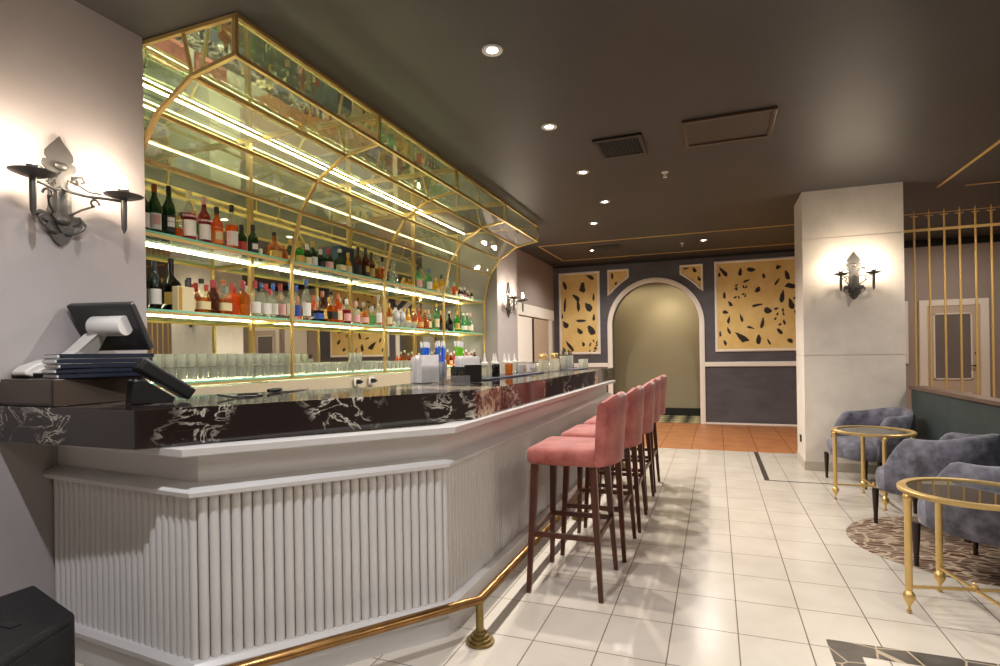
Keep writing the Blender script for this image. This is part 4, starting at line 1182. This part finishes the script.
# velvet partition
pt = thing('velvet_partition', 'low partition clad in dark green velvet with a wooden cap', 'partition', (1.96, 5.0, 0))
MB().b(1.92, 2.02, 2.9, 7.09, 0, .915).build('velvet_panel', M['green'], pt, w=True, bevel=.01)
MB().b(1.90, 2.04, 2.88, 7.09, .915, .95).build('cap_rail', M['woodcap'], pt, w=True, bevel=.006)

# gold bar screen
sr = thing('gold_screen', 'tall screen of thin gold rods with crossed tips beside the column', 'screen', (2.8, 7.25, 0))
MB().b(1.885, 4.0, 7.238, 7.262, 2.595, 2.622).build('top_rail', M['goldpaint'], sr, w=True)
MB().b(1.885, 4.0, 7.238, 7.262, .10, .125).build('bottom_rail', M['goldpaint'], sr, w=True)
for k in range(15):
    x = 2.013+.1335*k
    r = MB().lathe([(.0105, 0), (.0105, 2.735)], (x, 7.25, 0), 8)
    r.lathe([(.010, 2.735), (.014, 2.745), (.006, 2.755), (.008, 2.79), (.001, 2.83)], (x, 7.25, 0), 8)
    r.bar((x-.035, 7.25, 2.76), (x+.035, 7.25, 2.76), .009)
    r.build('rod', M['goldpaint'], sr, w=True, smooth=50)

# ------------------------------------------------------------ speaker
sp = thing('speaker_cabinet', 'black loudspeaker box on the floor at the lower left corner', 'speaker', (-2.2, 1.1, 0))
MB().prism([(-2.47, 1.38), (-2.055, 1.27), (-1.93, .98), (-2.06, .86), (-2.47, .86)], 0.01, .49).build('case', mat('black textured paint', '#151517', .5, bump=.3, bscale=120), sp, w=True, bevel=.012)
MB().b(-2.20, -2.13, 1.12, 1.15, .4885, .493).build('badge', M['black'], sp, w=True)
gr = MB(); a = Vector((-2.055, 1.27)); b_ = Vector((-1.93, .98)); tdir = (b_-a).normalized(); nn = Vector((-tdir.y, tdir.x))
rs = []
for d in (.0, .006):
    rs.append([(p.x+nn.x*d, p.y+nn.y*d, z) for p, z in ((a.lerp(b_, .06), .04), (a.lerp(b_, .94), .04), (a.lerp(b_, .94), .46), (a.lerp(b_, .06), .46))])
gr.rings(rs); gr.build('grille', M['fabric'], sp, w=True)

# ------------------------------------------------------------ things on the bar
ZT = 1.16
cd = thing('cash_drawer', 'grey brown cash drawer box at the left end of the marble counter', 'cash drawer', (-2.62, 1.65, ZT))
MB().b(-2.897, -2.54, 1.50, 1.90, ZT, ZT+.115).build('case', M['drawer'], cd, w=True, bevel=.004)
MB().b(-2.89, -2.55, 1.492, 1.50, ZT+.012, ZT+.103).build('front_panel', M['drawer'], cd, w=True, bevel=.002)
for k in range(5):
    z = ZT+.1155+.021*k
    dx = (.0, -.006, .004, -.004, .002)[k]
    t = thing('menu_folder', ('navy menu folder, lowest of the stack on the cash drawer', 'navy menu folder, second from the bottom of the stack', 'navy menu folder in the middle of the stack', 'navy menu folder, second from the top of the stack', 'navy menu folder, topmost of the stack')[k], 'menu', (-2.61, 1.728, z), 1.3+.3*dx*10, 'menus on the cash drawer')
    MB().b(-.18+dx, .18+dx, -.12, -.114, 0.0, .019).b(-.18+dx, .18+dx, -.12, .07, 0, .004).b(-.18+dx, .18+dx, -.12, .07, .015, .019).build('cover', M['navy'], t, bevel=.001)
    MB().b(-.185+dx, .165+dx, -.11, .067, .0045, .0145).build('pages', M['paper'], t)
# POS terminal
ps = thing('pos_terminal', 'white stand with a dark tilted till screen behind the menus', 'till', (-2.80, 1.79, ZT+.1155))
zp = ZT+.1157
stand = MB()
prof = [(-.15, 0.0), (-.20, .016), (-.20, .03), (-.17, .055), (-.10, .08), (-.03, .09), (.01, .12), (.05, .20), (.075, .215), (.10, .20), (.09, .08), (.06, .0)]
W2 = .05
Rz = Matrix.Rotation(PI/2, 3, 'Z')
def P3(x, y, z): v = Rz @ Vector((x, y, 0)); return (-2.838+v.x+max(0, z-.1)*.9, 1.735+v.y, zp+z)
stand.rings([[P3(x, -W2, z) for x, z in prof], [P3(x, W2, z) for x, z in prof]])
stand.build('stand', M['white'], ps, w=True, bevel=.006)
MB().box(P3(-.15, -.045, .012), (.04, .02, .02), rz=PI/2).build('port', M['black'], ps, w=True)
hd = MB()
Rh = Matrix.Rotation(1.8, 3, 'Z')
Ms = Rh @ Matrix.Rotation(-.52, 3, 'Y')
c0 = Vector((-2.725, 1.865, zp+.235))
hd.box(c0, (.035, .34, .25), M=Ms)
hd.build('screen', mat('dark till plastic', '#2f2f30', .3), ps, w=True, bevel=.008)
hub = MB(); c1 = c0 - Rh @ Vector((.052, .04, 0))
hub.lathe([(.045, -.085), (.048, -.08), (.048, .08), (.045, .085)], c1, 20, M=Rh @ Matrix.Rotation(PI/2, 3, 'X'))
hub.build('hinge', M['white'], ps, w=True, smooth=40)
# card terminal
ctm = thing('card_reader', 'black card reader leaning on its cradle beside the menus', 'card reader', (-2.28, 1.84, ZT))
Rc = Matrix.Rotation(1.2, 3, 'Z')
Mc = Rc @ Matrix.Rotation(.62, 3, 'Y')
MB().box((-2.29, 1.80, ZT+.10), (.25, .11, .058), M=Mc).build('body', M['black'], ctm, w=True, bevel=.012, seg=3)
MB().box(Vector((-2.29, 1.80, ZT+.10))+Mc @ Vector((.02, 0, .0295)), (.13, .072, .003), M=Mc).build('keypad', mat('keypad grey', '#2d2e33', .4), ctm, w=True)
MB().box(Vector((-2.29, 1.80, ZT+.10))+Mc @ Vector((-.098, 0, .031)), (.035, .06, .008), M=Mc).build('paper_slot', mat('grey plastic', '#8f8f8f', .4), ctm, w=True, bevel=.002)
cr = MB()
Mk = Matrix(((Rc[0][0], 0, Rc[0][1]), (Rc[1][0], 0, Rc[1][1]), (0, 1, 0)))
Mk = Rc @ Matrix(((1, 0, 0), (0, 0, -1), (0, 1, 0)))
k_ = len(cr.v)
cr.prism([(-.10, .0), (.06, .0), (.07, .02), (-.05, .105), (-.09, .10)], -.045, .045, M=Mk)
for v in cr.v[k_:]: v += Vector((-2.30, 1.76, ZT))
cr.build('cradle', M['black'], ctm, w=True, bevel=.004)
fb = MB()
for s in (-.040, .040):
    fb.bar(Vector((-2.30, 1.76, ZT))+Rc @ Vector((-.085, s, .104)), Vector((-2.30, 1.76, ZT))+Rc @ Vector((.055, s, .024)), .008)
fb.build('cradle_frame', mat('light grey frame', '#77787c', .35), ctm, w=True)
cb = MB().tube([(-2.18, 1.98, ZT+.02), (-2.14, 2.03, ZT+.006), (-2.10, 2.12, ZT+.005), (-2.12, 2.2, ZT+.005), (-2.2, 2.25, ZT+.005), (-2.28, 2.2, ZT+.005)], .005, 8).build('cable', M['black'], smooth=60)
tag(cb, 'black cable looped on the counter beside the card reader', 'cable')

# black tray / tongs lying at rear edge
tg = thing('bar_tool', 'flat dark bar utensil lying at the rear edge of the counter', 'bar tool', (-2.36, 2.70, ZT))
MB().b(-2.42, -2.30, 2.60, 2.80, ZT-.02, ZT).build('blade', mat('grey rubber', '#6c665f', .5), tg, w=True) if False else None
bl = MB().box((-2.22, 2.55, ZT+.006), (.05, .22, .008), rz=.2).build('blade', mat('grey steel', '#8b857c', .35, metal=.6), tg, w=True, bevel=.002)
MB().lathe([(.011, -.06), (.013, .0), (.010, .06)], (-2.245, 2.42, ZT+.013), 10, M=Matrix.Rotation(.2, 3, 'Z') @ Matrix.Rotation(PI/2, 3, 'X')).build('handle', M['black'], tg, w=True, smooth=40)

# napkin holders
def napkins(x, y, n, w_, h_, rz, label, holder):
    t = thing('napkin_holder', label, 'napkin holder', (x, y, ZT), rz, 'napkin holders on the bar')
    hm = M[holder]
    MB().b(-.06, .06, -.085, .085, 0, .006).b(-.06, -.055, -.085, .085, .006, .12).b(.055, .06, -.085, .085, .006, .12).build('holder', hm, t)
    m_ = MB(); rnd = random.Random(int(x*100+y*77))
    for i in range(n):
        xx = -.046+.092*i/(n-1); hh = h_+rnd.uniform(-.012, .012); tl = rnd.uniform(-.05, .05)
        m_.box((xx, rnd.uniform(-.006, .006), .007+hh/2), (.0035, .155, hh), M=Matrix.Rotation(tl*.5, 3, 'Y') @ Matrix.Rotation(tl, 3, 'X'))
    m_.build('napkins', M['paper'], t)
    return t
napkins(-1.85, 3.40, 16, .15, .175, -.35, 'clear holder with tall white napkins, left of the pair', 'acrylic')
hn = napkins(-1.61, 3.56, 16, .15, .165, -.35, 'black napkin holder filled with white napkins beside the straws', 'black')
hn.children[0].modifiers.new('bevel', 'BEVEL').width = .002
# black front of the second holder
MB().box((.0, -.09, .055), (.14, .006, .105)).build('front_plate', M['black'], hn, bevel=.002)
cm2 = MB()
for k in (-.035, .035):
    ringv = [Vector((k+.017*math.cos(2*PI*i/16), -.0945, .055+.017*math.sin(2*PI*i/16))) for i in range(17)]
    cm2.tube(ringv, .0016, 5, cap=False)
cm2.build('ring_emblem', M['brassdark'], hn)
mh = thing('card_stand', 'clear card stand at the bend of the counter', 'card stand', (-1.50, 3.16, ZT))
MB().box((-1.50, 3.16, ZT+.03), (.17, .004, .06), rz=.75).box((-1.50, 3.19, ZT+.002), (.17, .06, .004), rz=.75).build('plate', M['acrylic'], mh, w=True)

# straws in cups
def straw_cup(x, y, col, label, n, k):
    t = thing('straw_cup', label, 'straw cup', (x, y, ZT), 0, 'straw cups on the bar')
    MB().lathe([(.034, 0), (.036, .003), (.043, .14), (.041, .14), (.034, .008), (.001, .007)], seg=18, cap1=False).build('cup', M['tumbler'], t, smooth=50)
    m_ = MB(); tp = MB(); rnd = random.Random(k)
    for i in range(n):
        a = rnd.uniform(0, 2*PI); r0 = rnd.uniform(0, .022); r1 = r0*1.8+rnd.uniform(0, .012)
        p = Vector((r0*math.cos(a), r0*math.sin(a), .01)); q = Vector((r1*math.cos(a), r1*math.sin(a), .285+rnd.uniform(-.008, .01)))
        m_.tube([p, p.lerp(q, .86)], .004, 6); tp.tube([p.lerp(q, .86), q], .0042, 6)
    m_.build('straws', mat('straw '+label[:6], col, .35), t, smooth=50)
    tp.build('straw_wrappers', M['paper'], t)
    
straw_cup(-2.0, 3.66, '#1f6fe0', 'cup of blue straws with white tips, left of the cups', 16, 1)
straw_cup(-1.87, 3.68, '#1f6fe0', 'cup of blue straws with white tips beside the green ones', 16, 2)
straw_cup(-1.79, 3.84, '#7ed321', 'cup of bright green straws', 14, 3)
# salt and sauce pots on a dark mat
def mat_tray(x, y, w_, l_, label):
    o = MB().box((x, y, ZT+.006), (w_, l_, .012)).build('bar_mat', mat('rubber mat', '#2b2c38', .6), bevel=.003); tag(o, label, 'bar mat', 'rubber bar mats'); return o
mat_tray(-1.67, 4.50, .24, 1.45, 'dark rubber bar mat under the squeeze bottles')
mat_tray(-1.55, 6.35, .24, .60, 'dark rubber bar mat under the cutlery jars')
pots = [(-1.62, 3.90, 'w'), (-1.73, 4.17, 'g'), (-1.62, 4.13, 'd'), (-1.73, 4.36, 'w'), (-1.73, 4.62, 'w'), (-1.62, 4.43, 'o'), (-1.73, 4.88, 'w')]
for i, (x, y, k) in enumerate(pots):
    t = thing('squeeze_bottle', '%s squeeze bottle with white nozzle on the bar mat, %s from the left' % ({'w': 'clear', 'd': 'dark', 'g': 'grey', 'o': 'amber'}[k], ORD[i]), 'squeeze bottle', (x, y, ZT+.0125), 0, 'squeeze bottles on the bar mat')
    body = {'w': GL['clear'], 'd': GL['dark'], 'g': M['acrylic'], 'o': GL['amber']}[k]
    MB().lathe([(.030, 0), (.032, .004), (.032, .09), (.028, .10)], seg=16).build('body', body, t, smooth=45)
    MB().lathe([(.029, .10), (.029, .113), (.014, .118), (.010, .14), (.003, .185), (.001, .186)], seg=14).build('nozzle', M['white'], t, smooth=45)
bx = thing('condiment_caddy', 'clear open caddy of small packets at the right end of the squeeze bottles', 'caddy', (-1.66, 5.03, ZT+.0125))
MB().b(-.07, .07, -.11, .11, 0, .004).b(-.07, -.067, -.11, .11, 0, .10).b(.067, .07, -.11, .11, 0, .10).b(-.07, .07, -.11, -.107, 0, .10).b(-.07, .07, .107, .11, 0, .10).b(-.07, .07, -.002, .002, 0, .10).build('box', M['acrylic'], bx)
_m = MB(); _r = random.Random(4)
for _i in range(14):
    _m.box((_r.uniform(-.045, .045), -.095+.014*_i, .045), (.045, .006, .07), rz=_r.uniform(-.3, .3), mi=_i % 3 if _i % 3 < 2 else 0)
_m.build('packets', [M['paper'], mat('ochre packet', '#b57a3a', .5)], bx)
def jar(x, y, label, kind, k, r=.043, h=.115, base=.0125):
    t = thing('glass_jar', label, 'jar', (x, y, ZT+base), 0, 'glass jars on the bar')
    MB().lathe([(r*.9, 0), (r, .004), (r, h), (r-.003, h), (r-.003, .008), (.001, .007)], seg=18, cap1=False).build('jar', M['tumbler'], t, smooth=50)
    rnd = random.Random(k)
    if kind == 'sticks':
        m_ = MB(); hd_ = MB()
        for i in range(22):
            a = rnd.uniform(0, 6.28); r0 = rnd.uniform(0, .02); r1 = r0*1.7+.012
            p = Vector((r0*math.cos(a), r0*math.sin(a), .01)); q = Vector((r1*math.cos(a), r1*math.sin(a), h+.03+rnd.uniform(0, .03)))
            m_.tube([p, q], .0022, 5); hd_.ell(q, (.007, .007, .011), seg=6, rg=4)
        m_.build('picks', mat('bamboo', '#cfa95c', .5), t); hd_.build('pick_heads', mat('pale yellow', '#e7cf86', .5), t)
        for c_ in t.children[1:]: c_['kind'] = 'stuff'
    elif kind == 'cutlery':
        m_ = MB()
        for i in range(12):
            a = rnd.uniform(0, 6.28); r0 = rnd.uniform(0, .02); r1 = r0*1.4+.006
            p = Vector((r0*math.cos(a), r0*math.sin(a), .01)); q = Vector((r1*math.cos(a), r1*math.sin(a), h+.05+rnd.uniform(0, .03)))
            m_.bar(p, q, .007, w2=.003)
        m_.build('stirrers', mat('steel', '#77736f', .25, metal=.9), t)
        t.children[1]['kind'] = 'stuff'
    return t
jar(-1.60, 5.36, 'glass jar of bamboo cocktail picks, left of the pair', 'sticks', 5, .06, .13, base=0)
jar(-1.60, 5.78, 'glass jar of bamboo cocktail picks, right of the pair', 'sticks', 6, .06, .13, base=0)
jar(-1.60, 6.18, 'glass jar of steel stirrers, left on the far mat', 'cutlery', 7, .045, .15)
jar(-1.60, 6.47, 'glass jar of steel stirrers, right on the far mat', 'cutlery', 8, .045, .15)
for k in range(3):
    o = tb.copy(); COL.objects.link(o); o.location = (-1.52, 6.72+.11*k, ZT+.0005); o.scale = (1.05, 1.05, 1.35)
    tag(o, 'clear tall tumbler at the far end of the counter, %s of three' % ('left', 'middle', 'right')[k], 'glass', 'tumblers at the far end of the bar'); o.name = 'tumbler'
